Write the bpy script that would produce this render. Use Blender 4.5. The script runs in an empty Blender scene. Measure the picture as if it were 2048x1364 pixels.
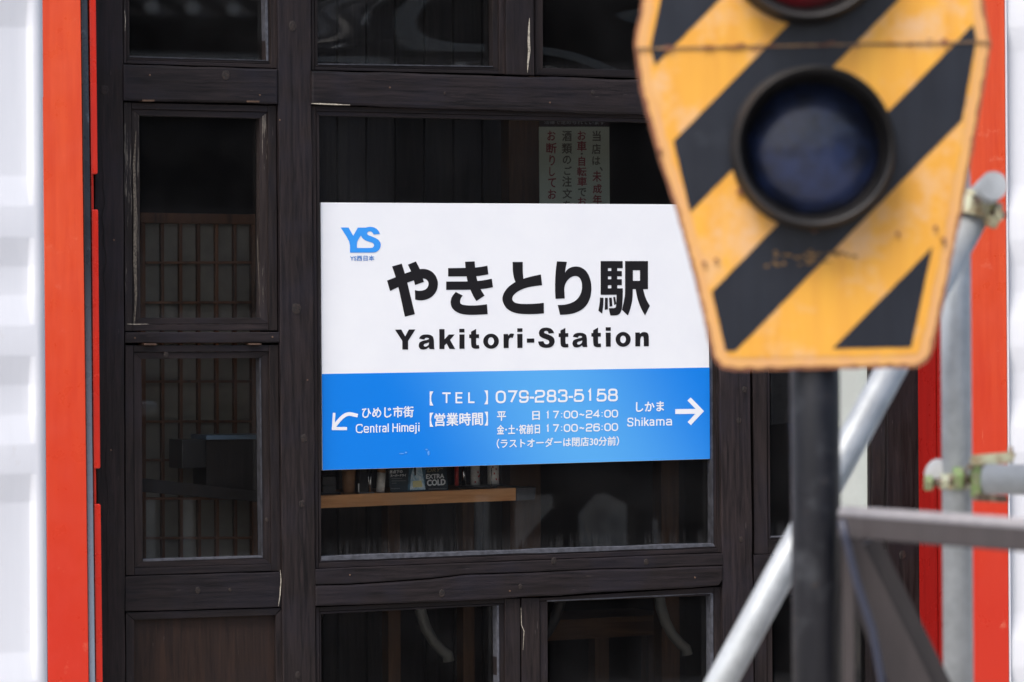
import bpy, bmesh, math, random
from mathutils import Vector, Matrix, noise
from mathutils.geometry import delaunay_2d_cdt
random.seed(7)
SC = bpy.context.scene
COL = SC.collection
rad = math.radians

# ------------------------------------------------------------------ camera
F = 7680.0                       # focal length in pixels of a 2048 px wide frame (135 mm lens)
DIST, PHI, ROLL, PITCH, ZC = 10.8, rad(22.5), 0.007, 22 / 7680.0, 1.5
fwd = Vector((math.sin(PHI) * math.cos(PITCH), math.cos(PHI) * math.cos(PITCH), -math.sin(PITCH)))
r0 = Vector((math.cos(PHI), -math.sin(PHI), 0))
u0 = r0.cross(fwd)
RT = r0 * math.cos(ROLL) - u0 * math.sin(ROLL)
UP = u0 * math.cos(ROLL) + r0 * math.sin(ROLL)
CAM = Vector((0, 0, ZC)) - fwd * DIST
cd = bpy.data.cameras.new('camera')
cam = bpy.data.objects.new('camera', cd)
COL.objects.link(cam)
cam.matrix_world = Matrix((( RT.x, UP.x, -fwd.x, CAM.x), (RT.y, UP.y, -fwd.y, CAM.y), (RT.z, UP.z, -fwd.z, CAM.z), (0, 0, 0, 1)))
cd.lens, cd.sensor_width = 135, 36
cd.clip_start, cd.clip_end = 0.1, 2000
cd.dof.use_dof = True
cd.dof.focus_distance = 10.75
cd.dof.aperture_fstop = 3.7
SC.camera = cam

# ------------------------------------------------------------------ sky, sun, exposure
SUN_EL, SUN_DIR = rad(56), Vector((-0.60, -0.42, 0))
SUN_DIR.normalize()
sdir = Vector((SUN_DIR.x * math.cos(SUN_EL), SUN_DIR.y * math.cos(SUN_EL), math.sin(SUN_EL)))
w = bpy.data.worlds.new('World')
SC.world = w
w.use_nodes = True
nt = w.node_tree
sky = nt.nodes.new('ShaderNodeTexSky')
sky.sky_type = 'NISHITA'
sky.sun_disc = False
sky.sun_elevation = SUN_EL
sky.sun_rotation = math.atan2(SUN_DIR.x, SUN_DIR.y)
sky.dust_density = 5.0
sky.air_density = 1.0
sky.ozone_density = 1.0
nt.links.new(sky.outputs[0], nt.nodes['Background'].inputs[0])
nt.nodes['Background'].inputs[1].default_value = 0.135
sd = bpy.data.lights.new('sun', 'SUN')
sd.energy, sd.angle, sd.color = 1.35, rad(24), (1, 0.985, 0.965)
so = bpy.data.objects.new('sun', sd)
COL.objects.link(so)
so.rotation_euler = sdir.to_track_quat('Z', 'Y').to_euler()
so.location = (0, 0, 8)
vs = SC.view_settings
vs.view_transform, vs.look, vs.gamma, vs.use_curve_mapping = 'Standard', 'None', 1, False
vs.exposure = 0.74
SC.cycles.use_denoising = True
SC.cycles.max_bounces = 10
SC.cycles.transparent_max_bounces = 24
SC.cycles.sample_clamp_indirect = 6

# ------------------------------------------------------------------ placing: points of the facade plane and of the street
def P(u, v, y):
    """the point of the vertical plane Y = y that photo pixel (u, v) shows"""
    d = fwd + RT * ((u - 1024) / F) - UP * ((v - 682) / F)
    return CAM + d * ((y - CAM.y) / d.y)
def Q(u, v, dist):
    """the point at view distance dist"""
    return CAM + (fwd + RT * ((u - 1024) / F) - UP * ((v - 682) / F)) * dist

# ------------------------------------------------------------------ materials
def mat(name, col, rough=0.6, metal=0.0, spec=0.5, bump=0.0, bscale=80, var=0.0, vscale=6, col2=None, coat=0.0):
    m = bpy.data.materials.new(name)
    m.use_nodes = True
    t = m.node_tree
    b = t.nodes['Principled BSDF']
    b.inputs['Base Color'].default_value = (*col, 1)
    b.inputs['Roughness'].default_value = rough
    b.inputs['Metallic'].default_value = metal
    b.inputs['Specular IOR Level'].default_value = spec
    b.inputs['Coat Weight'].default_value = coat
    tc = t.nodes.new('ShaderNodeTexCoord')
    if var or col2:
        n = t.nodes.new('ShaderNodeTexNoise')
        n.inputs['Scale'].default_value = vscale
        n.inputs['Detail'].default_value = 6
        n.inputs['Roughness'].default_value = 0.65
        t.links.new(tc.outputs['Object'], n.inputs['Vector'])
        mx = t.nodes.new('ShaderNodeMix')
        mx.data_type = 'RGBA'
        c2 = col2 or tuple(c * (1 - var) for c in col)
        mx.inputs[6].default_value = (*col, 1)
        mx.inputs[7].default_value = (*c2, 1)
        rp = t.nodes.new('ShaderNodeMapRange')
        rp.inputs[1].default_value, rp.inputs[2].default_value = 0.4, 0.62
        t.links.new(n.outputs[0], rp.inputs[0])
        t.links.new(rp.outputs[0], mx.inputs[0])
        t.links.new(mx.outputs[2], b.inputs['Base Color'])
    if bump:
        n = t.nodes.new('ShaderNodeTexNoise')
        n.inputs['Scale'].default_value = bscale
        n.inputs['Detail'].default_value = 5
        t.links.new(tc.outputs['Object'], n.inputs['Vector'])
        bp = t.nodes.new('ShaderNodeBump')
        bp.inputs['Strength'].default_value = bump
        bp.inputs['Distance'].default_value = 0.002
        t.links.new(n.outputs[0], bp.inputs['Height'])
        t.links.new(bp.outputs[0], b.inputs['Normal'])
    return m

def wood(name, axis, dark, light, knot=(0.009, 0.006, 0.0055), rough=0.55, bump=0.5, wear=0.0):
    """stained timber: grain stretched along an axis, scratches, pale wear in blotches"""
    m = bpy.data.materials.new(name)
    m.use_nodes = True
    t = m.node_tree
    N, L = t.nodes.new, t.links.new
    b = t.nodes['Principled BSDF']
    tc, oi = N('ShaderNodeTexCoord'), N('ShaderNodeObjectInfo')
    ad = N('ShaderNodeVectorMath'); ad.operation = 'ADD'
    mu = N('ShaderNodeVectorMath'); mu.operation = 'SCALE'
    cb = N('ShaderNodeCombineXYZ')
    for i in range(3): L(oi.outputs['Random'], cb.inputs[i])
    L(cb.outputs[0], mu.inputs[0]); mu.inputs[3].default_value = 37
    L(tc.outputs['Object'], ad.inputs[0]); L(mu.outputs[0], ad.inputs[1])
    mp = N('ShaderNodeMapping')
    sc = {'z': (1, 1, 0.06), 'x': (0.06, 1, 1)}[axis]
    mp.inputs['Scale'].default_value = sc
    L(ad.outputs[0], mp.inputs['Vector'])
    def noi(src, s, d, r=0.6, dist=0.0):
        n = N('ShaderNodeTexNoise')
        n.inputs['Scale'].default_value = s; n.inputs['Detail'].default_value = d
        n.inputs['Roughness'].default_value = r; n.inputs['Distortion'].default_value = dist
        L(src, n.inputs['Vector'])
        return n
    g1 = noi(mp.outputs[0], 110, 8, 0.7, 0.4)
    g2 = noi(mp.outputs[0], 22, 4, 0.5, 1.2)
    g3 = noi(ad.outputs[0], 5, 5)
    def rng(src, a, z, lo=0, hi=1):
        r = N('ShaderNodeMapRange'); L(src, r.inputs[0])
        for i, x in enumerate((a, z, lo, hi)): r.inputs[i + 1].default_value = x
        return r.outputs[0]
    def mix(fac, c1, c2):
        x = N('ShaderNodeMix'); x.data_type = 'RGBA'
        if isinstance(fac, float): x.inputs[0].default_value = fac
        else: L(fac, x.inputs[0])
        for i, c in ((6, c1), (7, c2)):
            if isinstance(c, tuple): x.inputs[i].default_value = (*c, 1)
            else: L(c, x.inputs[i])
        return x.outputs[2]
    c = mix(rng(g1.outputs[0], 0.35, 0.68), dark, light)
    c = mix(rng(g2.outputs[0], 0.52, 0.72, 0, 0.7), c, knot)
    c = mix(rng(g3.outputs[0], 0.47, 0.72, 0, 0.6), c, (light[0] * 0.62, light[1] * 0.78, light[2] * 1.15))
    # fine pale scratches
    sp = noi(mp.outputs[0], 260, 2)
    c = mix(rng(sp.outputs[0], 0.735, 0.77, 0, 0.35), c, (0.16, 0.14, 0.13))
    if wear:
        wn = noi(mp.outputs[0], 60, 6, 0.75)
        c = mix(rng(wn.outputs[0], 0.66 - wear, 0.7 - wear, 0, 0.7), c, (0.22, 0.2, 0.17))
    hv = N('ShaderNodeHueSaturation')          # no two timbers took the stain alike
    L(rng(oi.outputs['Random'], 0, 1, 0.72, 1.22), hv.inputs['Value']); L(c, hv.inputs['Color']); c = hv.outputs[0]
    L(c, b.inputs['Base Color'])
    L(rng(g1.outputs[0], 0.3, 0.7, rough - 0.1, rough + 0.2), b.inputs['Roughness'])
    b.inputs['Specular IOR Level'].default_value = 0.25
    bp = N('ShaderNodeBump'); bp.inputs['Strength'].default_value = bump; bp.inputs['Distance'].default_value = 0.0015
    L(g1.outputs[0], bp.inputs['Height']); L(bp.outputs[0], b.inputs['Normal'])
    return m

def paint(name, col, col2, rough=0.35, streak='z', rust=None, rust_amt=0.0, pale=None, pale_amt=0.0, spec=0.5, bump=0.15, low_col=None):
    """weathered paint: long streaks, faded patches, rust spots"""
    m = bpy.data.materials.new(name)
    m.use_nodes = True
    t = m.node_tree
    N, L = t.nodes.new, t.links.new
    b = t.nodes['Principled BSDF']
    tc = N('ShaderNodeTexCoord')
    mp = N('ShaderNodeMapping'); mp.inputs['Scale'].default_value = (1, 1, 0.08) if streak == 'z' else (0.08, 1, 1)
    L(tc.outputs['Object'], mp.inputs['Vector'])
    def noi(src, s, d=6, r=0.6):
        n = N('ShaderNodeTexNoise'); n.inputs['Scale'].default_value = s; n.inputs['Detail'].default_value = d; n.inputs['Roughness'].default_value = r
        L(src, n.inputs['Vector']); return n.outputs[0]
    def rng(src, a, z, lo=0, hi=1):
        r = N('ShaderNodeMapRange'); L(src, r.inputs[0])
        for i, x in enumerate((a, z, lo, hi)): r.inputs[i + 1].default_value = x
        return r.outputs[0]
    def mix(fac, c1, c2):
        x = N('ShaderNodeMix'); x.data_type = 'RGBA'; L(fac, x.inputs[0])
        for i, c in ((6, c1), (7, c2)):
            if isinstance(c, tuple): x.inputs[i].default_value = (*c, 1)
            else: L(c, x.inputs[i])
        return x.outputs[2]
    c = mix(rng(noi(mp.outputs[0], 40), 0.35, 0.7), col, col2)
    if low_col:  # second colour mixed in towards the bottom
        sp_ = N('ShaderNodeSeparateXYZ'); L(tc.outputs['Object'], sp_.inputs[0])
        ad_ = N('ShaderNodeMath'); ad_.operation = 'MULTIPLY_ADD'; L(noi(mp.outputs[0], 8), ad_.inputs[0]); ad_.inputs[1].default_value = 0.5; L(sp_.outputs[2], ad_.inputs[2])
        c = mix(rng(ad_.outputs[0], 0.95, 2.0, 1, 0), c, low_col)
    if pale:
        c = mix(rng(noi(tc.outputs['Object'], 9, 7, 0.7), 0.62 - pale_amt, 0.78 - pale_amt, 0, 0.75), c, pale)
        c = mix(rng(noi(mp.outputs[0], 130, 3), 0.7, 0.74, 0, 0.4), c, pale)
    if rust:
        rf = rng(noi(tc.outputs['Object'], 34, 8, 0.75), 0.68 - rust_amt, 0.72 - rust_amt)
        c = mix(rf, c, rust)
    L(c, b.inputs['Base Color'])
    L(rng(noi(tc.outputs['Object'], 14), 0.3, 0.7, max(0.05, rough - 0.1), rough + 0.12), b.inputs['Roughness'])
    b.inputs['Specular IOR Level'].default_value = spec
    bp = N('ShaderNodeBump'); bp.inputs['Strength'].default_value = bump; bp.inputs['Distance'].default_value = 0.001
    L(noi(mp.outputs[0], 60), bp.inputs['Height']); L(bp.outputs[0], b.inputs['Normal'])
    return m

def glass(name, wave=0.0, dirt=0.5):
    """window pane: mirror by Fresnel over clear, with dust specks and a spattered lower edge"""
    m = bpy.data.materials.new(name)
    m.use_nodes = True
    t = m.node_tree
    N, L = t.nodes.new, t.links.new
    t.nodes.remove(t.nodes['Principled BSDF'])
    out = t.nodes['Material Output']
    tr, gl, df = N('ShaderNodeBsdfTransparent'), N('ShaderNodeBsdfGlossy'), N('ShaderNodeBsdfDiffuse')
    tr.inputs[0].default_value = (0.95, 0.95, 0.94, 1)
    gl.inputs['Roughness'].default_value = 0.0
    df.inputs[0].default_value = (0.5, 0.5, 0.52, 1)
    fr = N('ShaderNodeFresnel'); fr.inputs[0].default_value = 1.5
    tc = N('ShaderNodeTexCoord')
    if wave:
        wm = N('ShaderNodeMapping'); wm.inputs['Scale'].default_value = (0.8, 1, 2.2); L(tc.outputs['Object'], wm.inputs['Vector'])
        n = N('ShaderNodeTexNoise'); n.inputs['Scale'].default_value = 1.5; n.inputs['Detail'].default_value = 0
        L(wm.outputs[0], n.inputs['Vector'])
        bp = N('ShaderNodeBump'); bp.inputs['Strength'].default_value = wave; bp.inputs['Distance'].default_value = 0.03
        L(n.outputs[0], bp.inputs['Height']); L(bp.outputs[0], gl.inputs['Normal'])
    m1, m2 = N('ShaderNodeMixShader'), N('ShaderNodeMixShader')
    L(fr.outputs[0], m1.inputs[0]); L(tr.outputs[0], m1.inputs[1]); L(gl.outputs[0], m1.inputs[2])
    # dust: specks, plus splashes rising from the sill
    def rng(src, a, z, lo=0, hi=1):
        r = N('ShaderNodeMapRange'); L(src, r.inputs[0])
        for i, x in enumerate((a, z, lo, hi)): r.inputs[i + 1].default_value = x
        return r.outputs[0]
    n1 = N('ShaderNodeTexNoise'); n1.inputs['Scale'].default_value = 150; n1.inputs['Detail'].default_value = 1
    L(tc.outputs['Object'], n1.inputs['Vector'])
    n3 = N('ShaderNodeTexNoise'); n3.inputs['Scale'].default_value = 5; n3.inputs['Detail'].default_value = 4
    L(tc.outputs['Object'], n3.inputs['Vector'])
    sep = N('ShaderNodeSeparateXYZ'); L(tc.outputs['Generated'], sep.inputs[0])
    mp = N('ShaderNodeMapping'); mp.inputs['Scale'].default_value = (90, 90, 3); L(tc.outputs['Object'], mp.inputs['Vector'])
    n2 = N('ShaderNodeTexNoise'); n2.inputs['Scale'].default_value = 1.6; n2.inputs['Detail'].default_value = 3; L(mp.outputs[0], n2.inputs['Vector'])
    edge = rng(sep.outputs[2], 0.0, 0.05, 1, 0)
    mul = N('ShaderNodeMath'); mul.operation = 'MULTIPLY'; L(edge, mul.inputs[0]); L(rng(n2.outputs[0], 0.4, 0.7), mul.inputs[1])
    a1 = N('ShaderNodeMath'); a1.operation = 'MULTIPLY_ADD'; L(mul.outputs[0], a1.inputs[0]); a1.inputs[1].default_value = 0.13 * dirt
    L(rng(n1.outputs[0], 0.79, 0.83, 0, 0.5 * dirt), a1.inputs[2])
    a2 = N('ShaderNodeMath'); a2.operation = 'ADD'; L(a1.outputs[0], a2.inputs[0]); L(rng(n3.outputs[0], 0.4, 0.8, 0.004, 0.03 * dirt), a2.inputs[1])
    L(a2.outputs[0], m2.inputs[0]); L(m1.outputs[0], m2.inputs[1]); L(df.outputs[0], m2.inputs[2])
    L(m2.outputs[0], out.inputs[0])
    return m

M = {}
M['woodv'] = wood('dark_timber_upright', 'z', (0.0035, 0.0027, 0.0032), (0.029, 0.0205, 0.0210))
M['woodh'] = wood('dark_timber_level', 'x', (0.0040, 0.0032, 0.0040), (0.026, 0.0192, 0.0215))
M['sashv'] = wood('stained_sash_upright', 'z', (0.0070, 0.0050, 0.0053), (0.029, 0.0205, 0.0200))
M['sashh'] = wood('stained_sash_level', 'x', (0.0065, 0.0050, 0.0056), (0.026, 0.0188, 0.0200))
M['sashworn'] = wood('worn_sash_upright', 'z', (0.0115, 0.008, 0.008), (0.029, 0.0215, 0.0205), wear=0.08)
M['panel'] = wood('brown_board', 'z', (0.010, 0.0055, 0.0045), (0.026, 0.0145, 0.0105), knot=(0.038, 0.019, 0.012))
M['knot'] = mat('knot', (0.005, 0.0035, 0.0035), 0.7, col2=(0.024, 0.014, 0.011), vscale=160, bump=0.8, bscale=200)
M['crack'] = mat('crack_shadow', (0.004, 0.003, 0.004), 0.9)
M['pale'] = mat('bare_splinter', (0.5, 0.46, 0.38), 0.8, var=0.6, vscale=200)
M['sealant'] = mat('old_sealant', (0.085, 0.09, 0.11), 0.5, var=0.5, vscale=60, bump=0.5, bscale=150)
M['sealdark'] = mat('dark_sealant', (0.045, 0.047, 0.058), 0.5, var=0.6, vscale=40)
M['hinge'] = mat('bronze_hinge', (0.16, 0.10, 0.07), 0.45, 0.5, var=0.4, vscale=90)
M['orange'] = paint('orange_paint', (0.72, 0.088, 0.028), (0.64, 0.060, 0.020), 0.34, pale=(0.80, 0.24, 0.14), pale_amt=0.01, spec=0.5, low_col=(0.62, 0.034, 0.014))
M['red'] = paint('red_paint', (0.60, 0.028, 0.012), (0.48, 0.016, 0.009), 0.28, spec=0.5)
M['shadedred'] = paint('shaded_red_paint', (0.30, 0.010, 0.008), (0.24, 0.008, 0.007), 0.3, spec=0.4)  # red darkened to paint in the shade on the return plates
M['white'] = paint('white_paint', (0.66, 0.69, 0.75), (0.64, 0.67, 0.73), 0.5, spec=0.3, pale=(0.56, 0.56, 0.58), pale_amt=-0.01, rust=(0.42, 0.38, 0.33), rust_amt=-0.09)
M['strip'] = paint('grey_strip_paint', (0.035, 0.045, 0.06), (0.018, 0.022, 0.03), 0.28, pale=(0.30, 0.36, 0.44), pale_amt=0.0, low_col=(0.27, 0.32, 0.39))
M['glass'] = glass('window_glass')
M['glasswavy'] = glass('wavy_window_glass', wave=0.55, dirt=0.4)
M['signwhite'] = mat('sign_white', (0.82, 0.85, 0.89), 0.26, spec=0.5, col2=(0.79, 0.82, 0.87), vscale=3.5, bump=0.12, bscale=5)
M['ink'] = mat('sign_black_ink', (0.010, 0.009, 0.011), 0.35, spec=0.4)
M['inkw'] = mat('sign_white_ink', (0.80, 0.83, 0.88), 0.4)
M['inkb'] = mat('sign_blue_ink', (0.035, 0.30, 0.85), 0.4)
M['inkb2'] = mat('sign_small_blue_ink', (0.06, 0.22, 0.60), 0.4)
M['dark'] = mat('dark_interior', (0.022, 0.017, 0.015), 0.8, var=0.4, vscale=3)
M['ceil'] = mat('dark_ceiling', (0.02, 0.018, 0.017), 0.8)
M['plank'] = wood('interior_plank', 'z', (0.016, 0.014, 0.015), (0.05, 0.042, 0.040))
M['brown'] = wood('brown_post', 'z', (0.06, 0.028, 0.014), (0.12, 0.06, 0.030), knot=(0.04, 0.018, 0.01))
M['brownh'] = wood('brown_beam', 'x', (0.10, 0.050, 0.024), (0.18, 0.095, 0.048), knot=(0.05, 0.022, 0.012))
M['counter'] = wood('counter_edge_wood', 'x', (0.62, 0.27, 0.10), (0.84, 0.42, 0.17), knot=(0.26, 0.10, 0.04), rough=0.45)
M['lattice'] = wood('lattice_wood', 'z', (0.13, 0.050, 0.022), (0.19, 0.085, 0.04))
M['paper'] = mat('shoji_paper', (0.21, 0.195, 0.165), 0.9, var=0.25, vscale=8)
M['poster'] = mat('poster_paper', (0.42, 0.45, 0.36), 0.7, var=0.1, vscale=8)
M['inkred'] = mat('poster_red_ink', (0.22, 0.035, 0.04), 0.7)
M['inkdk'] = mat('poster_dark_ink', (0.10, 0.085, 0.065), 0.7)
M['greyink'] = mat('grey_ink', (0.22, 0.22, 0.23), 0.7)
M['black'] = mat('black_plastic', (0.012, 0.012, 0.014), 0.3)
M['chrome'] = mat('chrome', (0.6, 0.62, 0.65), 0.18, 1.0)
M['card'] = mat('dark_card', (0.006, 0.014, 0.022), 0.45, col2=(0.010, 0.03, 0.045), vscale=18)
M['cardlight'] = mat('card_glow', (0.30, 0.50, 0.65), 0.4, col2=(0.75, 0.85, 0.9), vscale=90)
M['beer'] = mat('card_yellow', (0.75, 0.70, 0.35), 0.4)
M['cardw'] = mat('card_white_ink', (0.75, 0.78, 0.8), 0.4)
M['gold'] = mat('card_gold_ink', (0.30, 0.27, 0.16), 0.4)
M['jar'] = mat('jar_white', (0.85, 0.83, 0.80), 0.35, var=0.3, vscale=30)
M['jarred'] = mat('jar_red', (0.45, 0.03, 0.03), 0.3)
M['cup'] = mat('wood_cup', (0.30, 0.16, 0.08), 0.5, var=0.3, vscale=20)
M['leg'] = mat('pale_reflection_leg', (0.22, 0.22, 0.205), 0.5, var=0.15, vscale=10)
M['greyblack'] = mat('grey_box', (0.05, 0.05, 0.055), 0.5, var=0.4, vscale=30)
M['board'] = mat('pale_green_board', (0.60, 0.66, 0.62), 0.5, var=0.12, vscale=4)
M['yellow'] = paint('yellow_plate', (0.74, 0.375, 0.045), (0.66, 0.31, 0.04), 0.45, pale=(0.66, 0.43, 0.25), pale_amt=0.13, rust=(0.40, 0.20, 0.09), rust_amt=-0.07)
M['rim'] = paint('faded_rim', (0.66, 0.36, 0.11), (0.62, 0.33, 0.14), 0.5, pale=(0.62, 0.36, 0.22), pale_amt=0.08, rust=(0.20, 0.07, 0.045), rust_amt=-0.01)
M['rustedge'] = paint('rusty_edge', (0.20, 0.07, 0.04), (0.34, 0.15, 0.07), 0.8, rust=(0.08, 0.03, 0.02), rust_amt=0.1)
M['stripe'] = paint('black_stripe', (0.010, 0.0125, 0.020), (0.014, 0.018, 0.028), 0.38, spec=0.35, pale=(0.03, 0.037, 0.05), pale_amt=-0.02, rust=(0.30, 0.17, 0.06), rust_amt=-0.10)
M['hood'] = mat('lamp_hood', (0.012, 0.012, 0.013), 0.5, var=0.5, vscale=20)
M['hoodrim'] = mat('worn_hood_rim', (0.014, 0.013, 0.014), 0.5, col2=(0.006, 0.006, 0.007), vscale=24)
M['lensblue'] = mat('dark_blue_lens', (0.012, 0.024, 0.080), 0.36, col2=(0.003, 0.006, 0.018), vscale=13, coat=0.3, bump=1.0, bscale=30)
M['lensred'] = mat('dark_red_lens', (0.16, 0.004, 0.010), 0.25, var=0.5, vscale=9, coat=0.3)
M['mast'] = paint('black_mast', (0.006, 0.0075, 0.012), (0.017, 0.018, 0.024), 0.36, spec=0.4, pale=(0.055, 0.06, 0.07), pale_amt=0.07, rust=(0.085, 0.06, 0.045), rust_amt=0.04)
M['galv'] = mat('galvanised_steel', (0.52, 0.56, 0.585), 0.48, 0.35, var=0.22, vscale=14, bump=0.2, bscale=60)
M['zinc'] = mat('zinc_clamp', (0.78, 0.80, 0.58), 0.30, 0.6, col2=(0.50, 0.36, 0.20), vscale=30)
M['zincg'] = mat('green_zinc', (0.30, 0.50, 0.16), 0.35, 0.5, col2=(0.45, 0.45, 0.28), vscale=50)
M['bolt'] = mat('bolt_steel', (0.42, 0.36, 0.28), 0.35, 0.8, col2=(0.15, 0.10, 0.08), vscale=60)
M['cap'] = mat('white_cap_and_glint', (0.85, 0.85, 0.82), 0.4)
M['iron'] = paint('brown_grey_iron', (0.055, 0.046, 0.047), (0.044, 0.037, 0.038), 0.5, rust=(0.05, 0.035, 0.03), rust_amt=-0.06)
M['irondark'] = paint('dark_iron', (0.028, 0.024, 0.026), (0.018, 0.016, 0.018), 0.5)
M['irontop'] = paint('pale_bar_top', (0.42, 0.41, 0.43), (0.34, 0.33, 0.35), 0.5, streak='x')
M['cable'] = mat('blue_grey_cable', (0.03, 0.035, 0.06), 0.4)
M['ground'] = mat('asphalt', (0.12, 0.12, 0.118), 0.9, var=0.3, vscale=2, bump=0.4)
M['gravel'] = mat('pale_concrete', (0.34, 0.32, 0.29), 0.9, var=0.25, vscale=1.5, bump=0.3)
M['wallhouse'] = wood('dark_cladding', 'z', (0.012, 0.010, 0.010), (0.034, 0.028, 0.026))
M['tile'] = mat('roof_tile', (0.05, 0.052, 0.058), 0.35, var=0.4, vscale=5)
M['leaf'] = mat('leaves', (0.045, 0.085, 0.02), 0.6, var=0.6, vscale=1.5)
M['bark'] = mat('bark', (0.06, 0.045, 0.035), 0.9)
# blue field: its colour is paler along a slanting band in the middle
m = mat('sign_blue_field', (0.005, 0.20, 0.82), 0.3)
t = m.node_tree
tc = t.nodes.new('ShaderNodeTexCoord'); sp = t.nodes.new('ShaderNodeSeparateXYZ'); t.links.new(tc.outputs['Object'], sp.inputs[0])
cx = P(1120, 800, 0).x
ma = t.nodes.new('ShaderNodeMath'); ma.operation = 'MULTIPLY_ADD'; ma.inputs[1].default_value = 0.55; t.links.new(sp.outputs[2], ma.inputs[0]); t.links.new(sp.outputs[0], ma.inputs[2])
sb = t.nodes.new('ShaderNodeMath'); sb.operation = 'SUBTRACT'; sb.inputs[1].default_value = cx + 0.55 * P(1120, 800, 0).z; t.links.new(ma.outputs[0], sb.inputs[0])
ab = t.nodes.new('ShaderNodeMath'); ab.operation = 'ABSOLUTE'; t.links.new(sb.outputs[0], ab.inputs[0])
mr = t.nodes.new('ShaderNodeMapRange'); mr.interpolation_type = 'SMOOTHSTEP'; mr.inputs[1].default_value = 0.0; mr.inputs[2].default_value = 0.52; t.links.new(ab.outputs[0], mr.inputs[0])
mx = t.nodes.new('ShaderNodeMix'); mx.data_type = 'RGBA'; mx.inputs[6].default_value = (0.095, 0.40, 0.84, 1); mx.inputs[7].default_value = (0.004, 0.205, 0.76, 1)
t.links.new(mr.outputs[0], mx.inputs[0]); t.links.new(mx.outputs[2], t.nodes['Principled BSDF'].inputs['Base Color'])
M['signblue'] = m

# ------------------------------------------------------------------ objects
def link(name, me, m, parent=None):
    o = bpy.data.objects.new(name, me)
    COL.objects.link(o)
    if m is not None and len(me.materials) == 0: me.materials.append(m)
    if parent is not None:
        o.parent = parent
        if parent.type == 'EMPTY': o.matrix_parent_inverse = Matrix.Translation(-Vector(parent['base']))
    return o
def thing(name, label, cat, base, group=None):
    o = bpy.data.objects.new(name, None)
    o.empty_display_size = 0.1
    COL.objects.link(o)
    o.location = base
    o['base'] = tuple(base)
    tag(o, label, cat, group)
    return o
def tag(o, label, cat, group=None):
    o['label'] = label; o['category'] = cat
    if group: o['group'] = group
    return o
def node(name, parent):
    """a part that only holds sub-parts"""
    o = bpy.data.objects.new(name, None); o.empty_display_size = 0.05
    COL.objects.link(o); o.parent = parent
    o.matrix_parent_inverse = Matrix.Translation(-Vector(parent['base']))
    o['base'] = (0.0, 0.0, 0.0)
    return o
def bm_obj(name, bm, m, parent=None, smooth=False):
    me = bpy.data.meshes.new(name)
    bmesh.ops.recalc_face_normals(bm, faces=bm.faces)
    bm.to_mesh(me); bm.free()
    if smooth:
        for p in me.polygons: p.use_smooth = True
    return link(name, me, m, parent)

def wavy(pts, step=22, amp=0.7, seed=None):
    """hand-cut edges: breaks a pixel outline into short runs that wander a little"""
    s = random.random() * 100 if seed is None else seed
    out = []
    n = len(pts)
    for i in range(n):
        a, b = Vector(pts[i]), Vector(pts[(i + 1) % n])
        L = (b - a).length
        k = max(1, int(L / step))
        nrm = Vector((-(b - a).y, (b - a).x)).normalized() if L > 0 else Vector((0, 0))
        for j in range(k):
            f = j / k
            p = a.lerp(b, f)
            if 0 < j: p = p + nrm * amp * (noise.noise(Vector((p.x * 0.013 + s, p.y * 0.013, s))) * 1.5 + 0.5 * noise.noise(Vector((p.x * 0.06, p.y * 0.06 + s, 3))))
            out.append((p.x, p.y))
    return out
def slab(name, pts, yf, yb, m, parent=None, bevel=0.0018, place=None):
    """outline in photo pixels, laid on the plane Y = yf and given depth to yb"""
    bm = bmesh.new()
    fr = [bm.verts.new(P(u, v, yf)) for u, v in pts]
    bk = [bm.verts.new((q.co.x, yb, q.co.z)) for q in fr]
    f = bm.faces.new(fr)
    bm.faces.new(bk[::-1])
    n = len(fr)
    for i in range(n): bm.faces.new((fr[i], bk[i], bk[(i + 1) % n], fr[(i + 1) % n]))
    if bevel:
        bmesh.ops.recalc_face_normals(bm, faces=bm.faces)
        es = [e for e in bm.edges if e.verts[0] in fr and e.verts[1] in fr]
        try: bmesh.ops.bevel(bm, geom=es, offset=bevel, segments=2, profile=0.6, affect='EDGES', clamp_overlap=True)
        except Exception: pass
    return bm_obj(name, bm, m, parent)
def box(name, a, b, m, parent=None, bevel=0.0):
    bm = bmesh.new()
    bmesh.ops.create_cube(bm, size=1)
    a, b = Vector(a), Vector(b)
    for v in bm.verts: v.co = Vector([(a[i] + b[i]) / 2 + v.co[i] * abs(b[i] - a[i]) for i in range(3)])
    if bevel: bmesh.ops.bevel(bm, geom=bm.edges[:], offset=bevel, segments=2, affect='EDGES')
    return bm_obj(name, bm, m, parent)
def tube_bm(bm, p0, p1, r, seg=24, caps=True, r1=None):
    p0, p1 = Vector(p0), Vector(p1)
    d = (p1 - p0).normalized()
    x = d.orthogonal().normalized(); y = d.cross(x)
    r1 = r if r1 is None else r1
    A = [bm.verts.new(p0 + (x * math.cos(6.28318 * i / seg) + y * math.sin(6.28318 * i / seg)) * r) for i in range(seg)]
    B = [bm.verts.new(p1 + (x * math.cos(6.28318 * i / seg) + y * math.sin(6.28318 * i / seg)) * r1) for i in range(seg)]
    for i in range(seg): bm.faces.new((A[i], A[(i + 1) % seg], B[(i + 1) % seg], B[i])).smooth = True
    if caps: bm.faces.new(A[::-1]); bm.faces.new(B)
def tube(name, p0, p1, r, m, parent=None, seg=32, **k):
    bm = bmesh.new(); tube_bm(bm, p0, p1, r, seg, **k)
    return bm_obj(name, bm, m, parent)
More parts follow.
